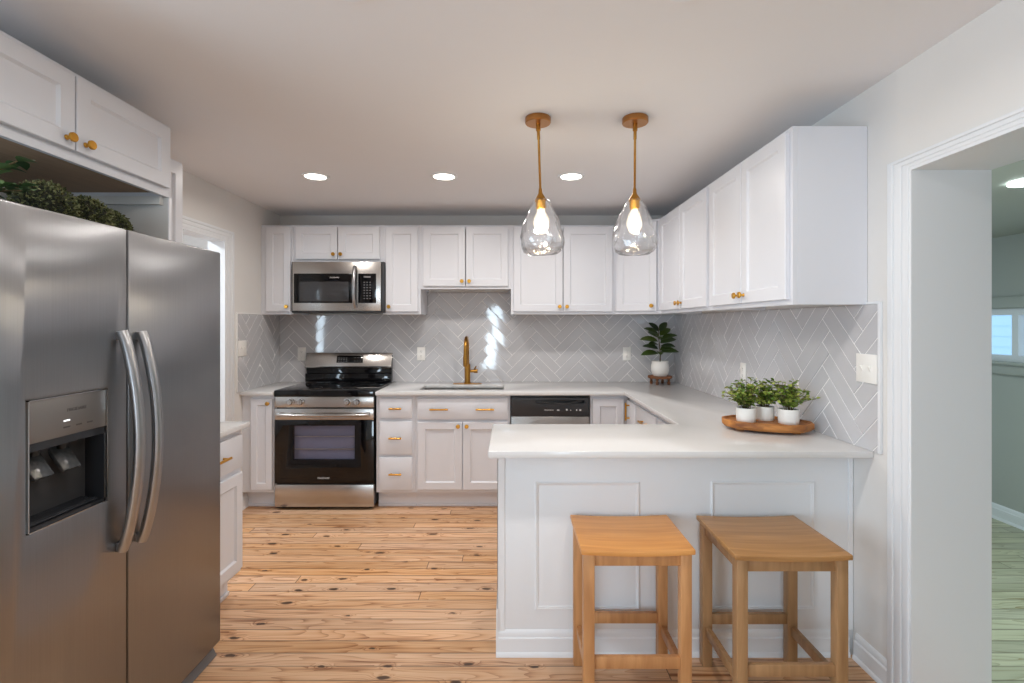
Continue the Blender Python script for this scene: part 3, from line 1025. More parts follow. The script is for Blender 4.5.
tag(obj('worktop', b, M_quartz), 'white quartz worktop beside the refrigerator', 'worktop')

# peninsula
PB0, PF, PB = -0.050, 2.145, 2.55
t = thing('peninsula', 'white panelled peninsula base behind the two wooden stools', 'peninsula', (PB0, PF, 0))
PWd = XR - 0.001 - PB0
b = B(); grid_slab(b, [0, XB - PB0 - 0.001, PWd], [0, 0.43, PB - PF], lambda x, y: True, 'z', 0, ZB - 0.001, 0.002)
obj('body', b, M_pen, t)
b = B()
box(b, -0.004, 0.028, -0.004, 0.0, 0.10, ZB - 0.002, 0.001, 1); box(b, -0.004, 0.0, -0.004, 0.35, 0.10, ZB - 0.002, 0.001, 1)
obj('corner_trim', b, M_pen, t)
b = B(); box(b, PWd - 0.02, PWd - 0.001, -0.004, 0.0, 0.11, ZB - 0.002, 0.001, 1)
obj('corner_trim', b, M_pen, t)
def frame_mould(x0, x1, z0, z1):
    b = B()
    rings = []
    for ix, y in ((0, 0), (0.002, -0.005), (0.006, -0.007), (0.010, -0.004), (0.014, -0.003), (0.016, 0)):
        rings.append([b.verts.new(p) for p in ((x0 + ix, y, z0 + ix), (x1 - ix, y, z0 + ix), (x1 - ix, y, z1 - ix), (x0 + ix, y, z1 - ix))])
    fs = []
    for a, c in zip(rings, rings[1:]):
        for i in range(4):
            fs.append(b.faces.new((a[i], a[(i + 1) % 4], c[(i + 1) % 4], c[i])))
    bmesh.ops.recalc_face_normals(b, faces=fs)
    return b
obj('panel_moulding', frame_mould(0.107 - PB0, 0.556 - PB0, 0.195, 0.744), M_pen, t)
obj('panel_moulding', frame_mould(0.861 - PB0, 1.306 - PB0, 0.195, 0.746), M_pen, t)
b = B(); baseboard(b, 'x', -0.010, PWd - 0.022, 0.0, -1, 0.11, 0.012)
prism(b, [(-0.009, 0.001), (-0.0005, 0.001), (-0.0005, 0.2), (-0.006, 0.2), (-0.009, 0.19)], 'y', -0.0115, 0.38)
obj('base_moulding', b, M_pen, t)

# ------------------------------------------------------------------ sink and faucet
t = thing('sink', 'undermount stainless steel sink basin set in the worktop', 'sink', ((SK[0] + SK[1]) / 2, (SK[2] + SK[3]) / 2, 0))
hw, hd = (SK[1] - SK[0]) / 2, (SK[3] - SK[2]) / 2
b = B()
rs = []
for ix, z in ((0.008, ZB - 0.003), (-0.001, ZB - 0.003), (0.0, ZB - 0.02), (0.004, 0.72), (0.012, 0.700), (0.03, 0.692)):
    k = -ix if ix == 0.008 else ix
    rs.append([b.verts.new(p) for p in ((-hw + k, -hd + k, z), (hw - k, -hd + k, z), (hw - k, hd - k, z), (-hw + k, hd - k, z))])
for a, c in zip(rs, rs[1:]):
    for i in range(4):
        b.faces.new((a[i], a[(i + 1) % 4], c[(i + 1) % 4], c[i]))
b.faces.new(rs[-1])
bmesh.ops.solidify(b, geom=b.faces[:], thickness=0.0015)
M_basin = simple('satin_sink_steel', srgb(222, 222, 221), 0.42, 0.45, var=0.03)
obj('basin', b, M_basin, t)
b = B(); lathe(b, [(0.0, 0.693), (0.045, 0.693), (0.045, 0.696), (0.036, 0.697), (0.03, 0.6945), (0.0, 0.6945)], 24, cap=False)
obj('drain', b, M_chrome, t)

t = thing('faucet', 'brushed brass gooseneck faucet behind the sink', 'faucet', (-0.366, 4.30, ZW))
b = B()
prism(b, [(0.125 * math.copysign(1, math.cos(a)) * min(1, abs(math.cos(a)) ** 0.35), 0.028 * math.sin(a)) for a in [i * 2 * PI / 28 + 0.01 for i in range(28)]], 'z', 0, 0.006, 0.001)
obj('deck_plate', b, M_agedbrass, t)
b = B(); lathe(b, [(0.0, 0.006), (0.030, 0.006), (0.030, 0.012), (0.025, 0.018), (0.025, 0.165), (0.022, 0.172), (0.0, 0.172)], 24, cap=False)
obj('body', b, M_agedbrass, t)
b = B()
pts = [(0, 0, 0.16), (0, 0, 0.30)]
for i in range(1, 13):
    a = PI * i / 12
    pts.append((0, -0.10 + 0.10 * math.cos(a), 0.30 + 0.10 * math.sin(a)))
pts.append((0, -0.20, 0.27))
tube(b, pts, 0.0145, seg=14)
obj('spout', b, M_agedbrass, t)
b = B(); lathe(b, [(0.0, 0.165), (0.016, 0.165), (0.019, 0.18), (0.019, 0.24), (0.015, 0.275), (0.0, 0.275)], 20, Matrix.Translation((0, -0.20, 0)), cap=False)
obj('spray_head', b, M_agedbrass, t)
b = B(); tube(b, [(0.018, 0, 0.11), (0.062, 0, 0.11)], 0.0125, seg=14); tube(b, [(0.055, 0, 0.11), (0.066, -0.005, 0.135), (0.075, -0.01, 0.152)], 0.0065, seg=10); lathe(b, [(0, 0), (0.017, 0), (0.017, 0.03), (0, 0.03)], 16, Matrix.Translation((0.058, 0, 0.11)) @ Matrix.Rotation(PI / 2, 4, 'Y'), cap=False)
obj('handle', b, M_agedbrass, t)

# ------------------------------------------------------------------ range
t = thing('range', 'stainless steel electric range with black glass oven door', 'stove', (-1.416, 3.812, 0))
W = 0.378
b = B(); box(b, -W, W, 0.035, 0.630, 0.035, 0.865, 0.003)
obj('body', b, M_dark, t)
for sx in (-1, 1):
    for yy in (0.07, 0.58):
        b = B(); lathe(b, [(0.0, 0), (0.018, 0), (0.018, 0.012), (0.011, 0.016), (0.011, 0.036), (0, 0.036)], 16, Matrix.Translation((sx * 0.335, yy, 0)), cap=False)
        obj('foot', b, M_black, t)
b = B(); box(b, -W - 0.002, W + 0.002, -0.012, 0.590, 0.866, 0.915, 0.006)
ct = obj('cooktop', b, M_blackglass, t)
for (bx, by, r) in ((-0.18, 0.14, 0.105), (0.18, 0.14, 0.085), (-0.18, 0.42, 0.075), (0.18, 0.42, 0.095), (0.0, 0.46, 0.045)):
    b = B(); lathe(b, [(r, 0.9151), (r + 0.0025, 0.9151), (r + 0.0025, 0.9155), (r, 0.9155), (r, 0.9151)], 40, Matrix.Translation((bx, by, 0)), cap=False)
    obj('burner_ring', b, M_dark, ct)
b = B(); box(b, -W, W, 0.0, 0.036, 0.783, 0.866, 0.004)
cp = obj('control_panel', b, M_steel, t)
for kx in (-0.258, -0.180, 0.176, 0.252):
    b = B(); mt = Matrix.Translation((kx, 0, 0.826)) @ Matrix.Rotation(PI / 2, 4, 'X')
    lathe(b, [(0.0, 0), (0.028, 0), (0.028, 0.005), (0.022, 0.007), (0.020, 0.026), (0.017, 0.030), (0, 0.030)], 28, mt, cap=False)
    box(b, kx - 0.003, kx + 0.003, -0.034, -0.026, 0.808, 0.844, 0.001)
    obj('knob', b, M_chrome, cp)
# oven door: black glass with a window, steel band on top
b = B()
ox0, ox1, oz0, oz1 = -0.240, 0.232, 0.385, 0.645
grid_slab(b, [-W, ox0, ox1, W], [0.205, oz0, oz1, 0.690], lambda x, z: not (ox0 < x < ox1 and oz0 < z < oz1), 'y', -0.002, 0.036, 0.002)
od = obj('oven_door', b, M_blackglass, t)
b = B(); box(b, -W, W, -0.006, 0.036, 0.690, 0.775, 0.004)
obj('steel_band', b, M_steel, od)
b = B()
pts = [(-0.345 + 0.69 * i / 24, -0.028 - 0.030 * math.sin(PI * i / 24) ** 0.6, 0.733) for i in range(25)]
tube(b, pts, 0.016, 0.012, seg=14)
for s in (-1, 1):
    box(b, s * 0.335 - 0.016, s * 0.335 + 0.016, -0.036, -0.004, 0.718, 0.748, 0.004)
obj('handle', b, M_steel, od)
b = B(); box(b, ox0 + 0.001, ox1 - 0.001, 0.006, 0.010, oz0 + 0.001, oz1 - 0.001)
obj('window_pane', b, M_ovenpane, od)
text('lettering', 'FRIGIDAIRE', 0.018, M_mark, od, (-0.005, -0.0022, 0.245), (PI / 2, 0, 0))
b = B()
grid_slab(b, [-0.26, 0.26], [0.33, 0.68], lambda x, z: True, 'y', 0.034, 0.038)
cv = obj('oven_cavity', b, M_enamel, t)
# racks show behind the pane
b = B()
for z in (0.46, 0.557):
    tube(b, [(ox0 + 0.004, 0.028, z), (ox1 - 0.004, 0.028, z)], 0.0040, seg=8)
obj('rack', b, M_steel_rack, cv)
b = B(); box(b, -W, W, -0.004, 0.036, 0.026, 0.196, 0.005)
obj('storage_drawer', b, M_steel, t)
# backguard: slanted steel panel over a black riser
b = B(); prism(b, [(0.556, 0.916), (0.634, 0.916), (0.634, 1.165), (0.605, 1.165), (0.565, 1.06), (0.585, 1.04), (0.585, 0.99), (0.560, 0.985)], 'x', -W + 0.004, W - 0.004, 0.002)
bg_ = obj('backguard', b, M_blackglass, t)
b = B(); prism(b, [(0.604, 1.166), (0.597, 1.166), (0.552, 1.052), (0.556, 1.038), (0.566, 1.038), (0.566, 1.06)], 'x', -W, W, 0.002)
sp_ = obj('display_panel', b, M_steel, bg_)
nrm = Vector((0, -(1.166 - 1.052), 0.597 - 0.552)).normalized()
tilt = math.atan2(0.597 - 0.552, 1.166 - 1.052)
mid = Vector((0.012, 0.5735 + nrm.y * 0.0, 1.1115))
b = B(); box(b, -0.115, 0.115, -0.002, 0.004, -0.033, 0.033, 0.001)
ds = obj('display', b, M_blackglass, bg_, mid + Vector((0, 0, 0)), (-tilt, 0, 0))
def marks(name, rows, mat, parent, loc, rot):
    b = B()
    for (x, z, w_, h_) in rows:
        box(b, x - w_ / 2, x + w_ / 2, -0.0006, 0.0002, z - h_ / 2, z + h_ / 2)
    return obj(name, b, mat, parent, loc, rot)
rows = [(-0.095 + 0.022 * i, z, 0.010, 0.005) for i in range(4) for z in (-0.02, -0.005, 0.01)] + [(0.045 + 0.025 * i, z, 0.012, 0.004) for i in range(3) for z in (-0.018, 0.014)]
M_dimmark = simple('grey_print', srgb(120, 120, 122), 0.5, var=0.02)
marks('button_print', rows, M_dimmark, bg_, mid + nrm * 0.0022, (-tilt, 0, 0))

# ------------------------------------------------------------------ microwave
t = thing('microwave', 'stainless steel over the range microwave under the short cabinet', 'microwave', (-1.405, 4.062, 1.512), 0)
Wm, Hm = 0.378, 0.416
b = B(); box(b, -Wm, Wm, 0.022, YB - 4.062 - 0.009, 0.0, Hm, 0.003)
obj('body', b, M_dark, t)
b = B(); box(b, -Wm + 0.012, Wm - 0.012, -0.003, 0.022, 0.0, 0.014, 0.002)
obj('bottom_vent', b, M_black, t)
b = B(); box(b, -Wm + 0.014, Wm - 0.022, 0.0, 0.022, 0.014, Hm - 0.002, 0.004)
fr = obj('front_frame', b, M_steel, t)
b = B(); box(b, -0.350, 0.127, -0.004, 0.0, 0.078, 0.318, 0.002)
mw = obj('door', b, M_blackglass, t)
M_screen = simple('microwave_screen', srgb(58, 58, 60), 0.12, var=0.12, vscale=80)
b = B(); box(b, -0.305, 0.095, -0.0052, -0.004, 0.092, 0.252, 0.0004)
obj('window_screen', b, M_screen, mw)
text('lettering', 'FRIGIDAIRE', 0.015, M_mark, mw, (-0.02, -0.0042, 0.285), (PI / 2, 0, 0))
b = B()
pts = [(0.150, -0.012 - 0.045 * math.sin(PI * i / 20) ** 0.7, 0.040 + 0.335 * i / 20) for i in range(21)]
tube(b, pts, 0.014, 0.011, seg=14)
for z in (0.05, 0.365):
    box(b, 0.138, 0.162, -0.024, 0.0, z - 0.012, z + 0.012, 0.003)
obj('handle', b, M_handle, mw)
b = B(); box(b, 0.172, 0.318, -0.004, 0.0, 0.078, 0.318, 0.002)
kp = obj('keypad', b, M_blackglass, t)
rows = [(0.222 + 0.024 * i, 0.115 + 0.022 * j, 0.011, 0.006) for i in range(3) for j in range(7)] + [(0.246, 0.290, 0.055, 0.012)]
marks('button_print', rows, M_dimmark, kp, (0, -0.0042, 0), (0, 0, 0))

# ------------------------------------------------------------------ dishwasher
t = thing('dishwasher', 'dishwasher with black control strip and steel door under the worktop', 'dishwasher', (0.307, YF - 0.022, 0))
Wd = 0.299
b = B(); box(b, -Wd, Wd, 0.03, 0.60, 0.10, ZB - 0.004, 0.002)
obj('body', b, M_dark, t)
b = B(); box(b, -Wd, Wd, 0.0, 0.03, 0.11, 0.715, 0.004)
obj('door', b, M_steel, t)
b = B(); grid_slab(b, [-Wd, -0.11, 0.26, Wd], [0.718, 0.815, 0.838, 0.858], lambda x, z: not (-0.11 < x < 0.26 and 0.815 < z < 0.838), 'y', -0.006, 0.02, 0.002)
cp = obj('control_strip', b, M_dark, t)
b = B()
pts = [(-0.10 + 0.34 * i / 16, -0.010, 0.838 - 0.024 * math.sin(PI * i / 16)) for i in range(17)]
tube(b, pts, 0.003, seg=8)
obj('pocket_handle', b, M_dark, cp)
text('lettering', 'FRIGIDAIRE', 0.014, M_mark, cp, (-0.01, -0.0064, 0.765), (PI / 2, 0, 0))
rows = [(0.06, 0.765, 0.018, 0.007), (0.125, 0.768, 0.012, 0.012), (0.155, 0.764, 0.006, 0.006), (0.20, 0.765, 0.007, 0.012), (0.228, 0.765, 0.014, 0.012)]
marks('button_print', rows, M_mark, cp, (0, -0.0064, 0), (0, 0, 0))
b = B(); box(b, -Wd, Wd, 0.07, 0.09, 0.0, 0.105)
obj('toe_kick', b, M_black, t)

# ------------------------------------------------------------------ refrigerator (faces +x)
FX, FY0, FWd, FT = -1.240, 1.200, 0.945, 1.727
t = thing('refrigerator', 'stainless steel side by side refrigerator with water dispenser', 'refrigerator', (FX, FY0, 0), PI / 2)
b = B(); box(b, 0.004, FWd - 0.004, 0.075, 0.775, 0.03, FT - 0.015, 0.006)
obj('body', b, M_dark, t)
b = B(); box(b, 0.01, FWd - 0.01, 0.062, 0.076, 0.07, FT - 0.02)
obj('gasket', b, M_gasket, t)
b = B(); prism(b, [(0.012, 0.004), (0.09, 0.004), (0.09, 0.060), (0.040, 0.060)], 'x', 0.006, FWd - 0.006, 0.003)
M_grille = simple('grey_grille_plastic', srgb(104, 107, 112), 0.4, var=0.05)
obj('base_grille', b, M_grille, t)
for lx in (0.08, FWd - 0.08):
    b = B(); lathe(b, [(0, 0), (0.022, 0), (0.022, 0.02), (0.012, 0.03), (0, 0.03)], 16, Matrix.Translation((lx, 0.12, 0)), cap=False)
    obj('foot', b, M_black, t)
DZ0 = 0.064
d0, d1, e0, e1, e2 = 0.084, 0.338, 0.877, 1.108, 1.222
split = 0.423
b = B(); grid_slab(b, [0.0, d0, d1, split - 0.003], [DZ0, e0, e2, FT], lambda x, z: not (d0 < x < d1 and e0 < z < e2), 'y', 0.0, 0.062, 0.007)
fd = obj('freezer_door', b, M_fridge, t)
b = B(); grid_slab(b, [split + 0.003, FWd], [DZ0, FT], lambda x, z: True, 'y', 0.0, 0.062, 0.007)
rd = obj('fridge_door', b, M_fridge, t)
def fridge_handle(lx, z0, z1):
    b = B()
    n = 28
    pts = []
    for i in range(n + 1):
        s = i / n
        pts.append((lx, -0.012 - 0.055 * math.sin(PI * s) ** 0.75, z0 + (z1 - z0) * s))
    tube(b, pts, 0.018, 0.0155, seg=16)
    for z in (z0 + 0.012, z1 - 0.012):
        box(b, lx - 0.013, lx + 0.013, -0.02, 0.0, z - 0.014, z + 0.014, 0.003)
    return b
obj('handle', fridge_handle(0.382, 0.705, 1.395), M_handle, fd)
obj('handle', fridge_handle(0.465, 0.700, 1.392), M_handle, rd)
# dispenser
dp = thing('dispenser', '', '', (0, 0, 0)); dp.parent = t
for k in ('label', 'category'):
    del dp[k]
b = B()
g = 0.0028
box(b, d0, d0 + g, -0.003, 0.05, e0, e2); box(b, d1 - g, d1, -0.003, 0.05, e0, e2); box(b, d0, d1, -0.003, 0.05, e0, e0 + g); box(b, d0, d1, -0.003, 0.05, e2 - g, e2)
obj('bezel', b, M_chrome, dp)
b = B(); box(b, d0 + g, d1 - g, 0.001, 0.05, e1, e2 - g, 0.002)
M_disp = simple('dispenser_panel', srgb(128, 125, 123), 0.4, 0.7, var=0.03)
pn = obj('control_face', b, M_disp, dp)
text('lettering', 'FRIGIDAIRE', 0.0125, M_darkmark, dp, ((d0 + d1) / 2 + 0.022, 0.0008, 1.178), (PI / 2, 0, 0))
b = B(); box(b, 0.190, 0.210, 0.0005, 0.002, 1.148, 1.152); 
obj('indicator_light', b, M_led, dp)
marks('button_print', [(0.200, 1.132, 0.02, 0.004), (0.240, 1.132, 0.018, 0.004), (0.277, 1.132, 0.018, 0.004)], M_darkmark, dp, (0, 0.0008, 0), (0, 0, 0))
M_cav = simple('dispenser_cavity', srgb(38, 40, 44), 0.22, var=0.1)
b = B()
dd = 0.115
box(b, d0 + g, d1 - g, dd, dd + 0.004, e0 + g, e1); box(b, d0 + g, d0 + g + 0.003, 0.004, dd, e0 + g, e1); box(b, d1 - g - 0.003, d1 - g, 0.004, dd, e0 + g, e1)
box(b, d0 + g, d1 - g, 0.004, dd, e0 + g, e0 + g + 0.008); prism(b, [(0.004, e1 - 0.022), (dd, e1 - 0.01), (dd, e1), (0.004, e1)], 'x', d0 + g, d1 - g)
obj('cavity', b, M_cav, dp)
M_paddle = simple('clear_wrapped_paddle', srgb(64, 66, 68), 0.10, bump=1.0, bscale=45, var=0.6, vscale=60)
for px_ in (0.153, 0.240):
    b = B(); box(b, -0.030, 0.030, -0.007, 0.007, -0.098, 0.0, 0.005)
    obj('paddle', b, M_paddle, dp, (px_, 0.078, e1 - 0.025), (-0.6, 0, 0))
    b = B(); lathe(b, [(0, 0), (0.012, 0), (0.015, 0.03), (0, 0.03)], 16, cap=False)
    obj('spout', b, M_black, dp, (px_, 0.05, e1 - 0.045))
b = B()
box(b, d0 + 0.015, d1 - 0.015, 0.012, dd - 0.005, e0 + 0.012, e0 + 0.018, 0.002)
for i in range(7):
    box(b, d0 + 0.02, d1 - 0.02, 0.018 + i * 0.013, 0.024 + i * 0.013, e0 + 0.018, e0 + 0.021)
obj('drip_tray', b, M_cav, dp)

# ------------------------------------------------------------------ greenery on the refrigerator
def leaf(bm, base, direc, up, ln, wd, curl=0.2, seg=4):
    """Pointed oval leaf folded along its midrib."""
    d = Vector(direc).normalized()
    s = d.cross(Vector(up))
    if s.length < 1e-4:
        s = d.cross(Vector((1, 0.3, 0)))
    s.normalize()
    n = s.cross(d).normalized()
    base = Vector(base)
    mid, lf, rt = [], [], []
    for i in range(seg + 1):
        u = i / seg
        wv = wd * 0.5 * math.sin(PI * min(1, u * 0.94 + 0.03)) ** 0.8
        p = base + d * (ln * u) - n * (curl * ln * u * u)
        mid.append(bm.verts.new(p))
        if 0 < i < seg:
            lf.append(bm.verts.new(p + s * wv + n * (wv * 0.25)))
            rt.append(bm.verts.new(p - s * wv + n * (wv * 0.25)))
    for side, fl in ((lf, False), (rt, True)):
        for i in range(seg):
            if i == 0:
                q = [mid[0], mid[1], side[0]]
            elif i == seg - 1:
                q = [mid[i], mid[seg], side[i - 1]]
            else:
                q = [mid[i], mid[i + 1], side[i], side[i - 1]]
            bm.faces.new(q if fl else q[::-1])
def rand_dir(rnd):
    z = rnd.uniform(-1, 1); a = rnd.uniform(0, 2 * PI); r = math.sqrt(1 - z * z)
    return Vector((r * math.cos(a), r * math.sin(a), z))
M_core = simple('boxwood_core', srgb(38, 40, 28), 0.9, bump=0.8, bscale=90, var=0.3, vscale=40)
FTOP = FT - 0.015
for (x, y, r, lab) in ((-1.516, 1.628, 0.086, 'round boxwood ball on the refrigerator beside the leafy sprig'),
                       (-1.538, 1.809, 0.083, 'middle round boxwood ball in the row on the refrigerator'),
                       (-1.590, 1.972, 0.080, 'round boxwood ball on the refrigerator nearest the shaded alcove panel')):
    t = thing('boxwood_ball', lab, 'artificial plant', (x, y, FTOP), 0, 'boxwood balls on the refrigerator')
    rnd = random.Random(int(y * 1000))
    b = B(); bmesh.ops.create_icosphere(b, subdivisions=3, radius=r * 0.9, matrix=Matrix.Translation((0, 0, r)))
    for v in b.verts:
        v.co.z = max(v.co.z, 0.002)
    obj('core', b, M_core, t)
    b = B()
    for i in range(2200):
        d = rand_dir(rnd)
        if d.z < -0.75:
            continue
        p = Vector((0, 0, r)) + d * (r * rnd.uniform(0.84, 0.98))
        dd_ = (d + rand_dir(rnd) * 0.9).normalized()
        p2 = p + dd_ * 0.012
        if p2.z < 0.004 or p.z < 0.004:
            continue
        leaf(b, p, dd_, rand_dir(rnd), rnd.uniform(0.008, 0.014), rnd.uniform(0.005, 0.008), 0.2, 3)
    obj('leaves', b, M_box, t, smooth=0)
t = thing('leafy_plant', 'leafy green sprig at the photo edge on the refrigerator, left of the boxwood balls', 'artificial plant', (-1.425, 1.335, FTOP + 0.001))
b = B(); lathe(b, [(0, 0), (0.035, 0), (0.042, 0.05), (0.038, 0.052), (0.034, 0.045), (0, 0.045)], 24, cap=False)
obj('pot', b, M_pot, t)
b = B(); b2 = B()
rnd = random.Random(5)
for (a, ln, tilt_) in ((0.9, 0.13, 0.15), (1.5, 0.15, 0.25), (2.4, 0.12, 0.4), (3.6, 0.12, 0.4), (5.0, 0.12, 0.4), (1.2, 0.10, 0.75), (0.7, 0.09, 0.9)):
    pts = []
    for i in range(8):
        s = i / 7
        rr = ln * s * math.sin(tilt_ + 0.5 * s)
        pts.append(Vector((rr * math.cos(a), rr * math.sin(a), 0.045 + ln * s * math.cos(tilt_ + 0.3 * s))))
    tube(b2, pts, 0.002, seg=6)
    for i in range(1, 8, 2):
        for s in (-1, 1):
            d = Vector((math.cos(a + s * 1.1), math.sin(a + s * 1.1), rnd.uniform(0.0, 1.0)))
            leaf(b, pts[i], d, (0, 0, 1), rnd.uniform(0.045, 0.058), rnd.uniform(0.030, 0.038), 0.35, 5)
obj('stems', b2, M_stem, t)
for v in b.verts:
    v.co.z = max(v.co.z, 0.02)
obj('leaves', b, M_trail, t)

# ------------------------------------------------------------------ stools
def stool(label, loc, seatm, legm, w, d, rotz=0):
    """Saddle seat stool: dished seat, four legs, apron rails and stretchers; origin under the seat centre."""
    t = thing('bar_stool', label, 'stool', loc, rotz, 'wooden saddle stools at the peninsula')
    hs = 0.612
    b = B()
    nx, th = 14, 0.019
    top, bot = [], []
    for j in range(2):
        y = (-d / 2, d / 2)[j]
        rowt, rowb = [], []
        for i in range(nx + 1):
            u = -1 + 2 * i / nx
            z = hs - 0.007 * (1 - u * u)
            rowt.append(b.verts.new((u * w / 2, y, z)))
            rowb.append(b.verts.new((u * w / 2, y, z - th)))
        top.append(rowt); bot.append(rowb)
    fs = []
    for i in range(nx):
        fs.append(b.faces.new((top[0][i], top[0][i + 1], top[1][i + 1], top[1][i])))
        fs.append(b.faces.new((bot[0][i], bot[1][i], bot[1][i + 1], bot[0][i + 1])))
        fs.append(b.faces.new((top[0][i], bot[0][i], bot[0][i + 1], top[0][i + 1])))
        fs.append(b.faces.new((top[1][i], top[1][i + 1], bot[1][i + 1], bot[1][i])))
    for i in (0, nx):
        fs.append(b.faces.new((top[0][i], top[1][i], bot[1][i], bot[0][i])))
    bmesh.ops.recalc_face_normals(b, faces=fs)
    sh = [e for e in b.edges if len(e.link_faces) == 2 and e.link_faces[0].normal.dot(e.link_faces[1].normal) < 0.6]
    bmesh.ops.bevel(b, geom=sh, offset=0.004, segments=2, profile=0.5, affect='EDGES')
    obj('seat', b, seatm, t)
    lw = 0.040
    lx, ly = w / 2 - 0.030, d / 2 - 0.030
    zt = hs - 0.0215
    for sx in (-1, 1):
        for sy in (-1, 1):
            b = B(); box(b, sx * lx - lw / 2, sx * lx + lw / 2, sy * ly - lw / 2, sy * ly + lw / 2, 0, zt, 0.003)
            obj('leg', b, legm, t)
    for sy in (-1, 1):
        b = B(); box(b, -lx + lw / 2, lx - lw / 2, sy * ly - 0.009, sy * ly + 0.009, zt - 0.046, zt - 0.007, 0.002)
        obj('apron', b, legm, t)
        b = B(); box(b, -lx + lw / 2, lx - lw / 2, sy * ly - 0.010, sy * ly + 0.010, 0.172, 0.214, 0.002)
        obj('stretcher', b, legm, t)
    for sx in (-1, 1):
        b = B(); box(b, sx * lx - 0.009, sx * lx + 0.009, -ly + lw / 2, ly - lw / 2, zt - 0.046, zt - 0.001, 0.002)
        obj('apron', b, legm, t)
        b = B(); box(b, sx * lx - 0.010, sx * lx + 0.010, -ly + lw / 2, ly - lw / 2, 0.132, 0.170, 0.002)
        obj('stretcher', b, legm, t)
    return t
stool('honey coloured wooden saddle stool at the middle of the peninsula', (0.460, 1.955, 0), M_seat_a, M_leg_a, 0.410, 0.335)
stool('browner wooden saddle stool beside the cased opening', (0.994, 1.932, 0), M_seat_b, M_leg_b, 0.413, 0.370)

# ------------------------------------------------------------------ tray with three potted plants
TR = (1.243, 2.425, ZW)
t = thing('wooden_tray', 'long faceted wooden dough board under three small potted plants', 'tray', TR, math.radians(-20))
hx, hy = 0.198, 0.118
oct_ = [(-hx, -0.03), (-hx * 0.72, -hy * 0.82), (-hx * 0.25, -hy), (hx * 0.35, -hy), (hx * 0.75, -hy * 0.78), (hx, -0.03), (hx, 0.03), (hx * 0.72, hy * 0.82), (hx * 0.25, hy), (-hx * 0.35, hy), (-hx * 0.75, hy * 0.78), (-hx, 0.03)]
b = B()
rs = []
for k, z in ((0.80, 0.010), (0.92, 0.013), (1.0, 0.026), (1.0, 0.048), (0.97, 0.051), (0.93, 0.050), (0.89, 0.042)):
    rs.append([b.verts.new((x * k, y * k, z)) for x, y in oct_])
fs = [b.faces.new(rs[0]), b.faces.new(rs[-1])]
for a, c in zip(rs, rs[1:]):
    for i in range(12):
        fs.append(b.faces.new((a[i], a[(i + 1) % 12], c[(i + 1) % 12], c[i])))
bmesh.ops.recalc_face_normals(b, faces=fs)
obj('board', b, M_tray, t, smooth=20)
for fx in (-0.12, 0.12):
    b = B(); box(b, fx - 0.018, fx + 0.018, -0.05, 0.05, 0.0, 0.011, 0.002)
    obj('foot', b, M_tray, t)

def herb_plant(label, loc, r, h, fol, seed, group):
    t = thing('potted_herb', label, 'potted plant', loc, 0, group)
    b = B(); lathe(b, [(0, 0), (r * 0.90, 0), (r * 0.95, 0.003), (r, h * 0.3), (r, h - 0.002), (r - 0.002, h), (r - 0.005, h), (r - 0.006, h - 0.012), (0, h - 0.012)], 32, cap=False)
    obj('pot', b, M_pot, t)
    b = B(); lathe(b, [(0, h - 0.008), (r - 0.007, h - 0.011), (r - 0.0065, h - 0.0115), (0, h - 0.0115)], 20, cap=False)
    obj('soil', b, M_soil, t)
    rnd = random.Random(seed)
    b = B(); b2 = B()
    for k in range(34):
        a = rnd.uniform(0, 2 * PI)
        tl = rnd.uniform(0.05, 1.25) if k else 0.0
        ln = fol * rnd.uniform(0.7, 1.1)
        pts = []
        bend = rnd.uniform(-0.2, 0.5)
        p = Vector((rnd.uniform(-1, 1) * r * 0.35, rnd.uniform(-1, 1) * r * 0.35, h - 0.012))
        for i in range(8):
            pts.append(p.copy())
            ang_ = tl * (0.55 + 0.6 * i / 7) + bend * i / 7
            p = p + Vector((math.sin(ang_) * math.cos(a), math.sin(ang_) * math.sin(a), math.cos(ang_))) * (ln / 7)
        tube(b2, pts, 0.0011, seg=5)
        for i in range(2, 8):
            for q in range(3):
                aa = rnd.uniform(0, 2 * PI)
                d = (Vector((math.cos(aa), math.sin(aa), rnd.uniform(-0.3, 0.9)))).normalized()
                leaf(b, pts[i] + rand_dir(rnd) * 0.003, d, rand_dir(rnd) + Vector((0, 0, 1.2)), rnd.uniform(0.017, 0.027), rnd.uniform(0.011, 0.016), 0.2, 3)
    obj('stems', b2, M_stem, t)
    obj('leaves', b, M_herb, t, smooth=0)
    return t
def on_tray(lx, ly):
    a = math.radians(-20)
    return (TR[0] + lx * math.cos(a) - ly * math.sin(a), TR[1] + lx * math.sin(a) + ly * math.cos(a), ZW + 0.0425)
GH = 'small potted plants on the wooden tray'
herb_plant('small leafy plant in a white pot on the left end of the wooden tray', on_tray(-0.092, -0.034), 0.045, 0.068, 0.135, 11, GH)
herb_plant('small leafy plant in the middle pot at the back of the wooden tray', on_tray(-0.001, 0.045), 0.043, 0.068, 0.135, 23, GH)
herb_plant('small leafy plant in a white pot on the right end of the wooden tray', on_tray(0.092, -0.022), 0.046, 0.070, 0.135, 31, GH)

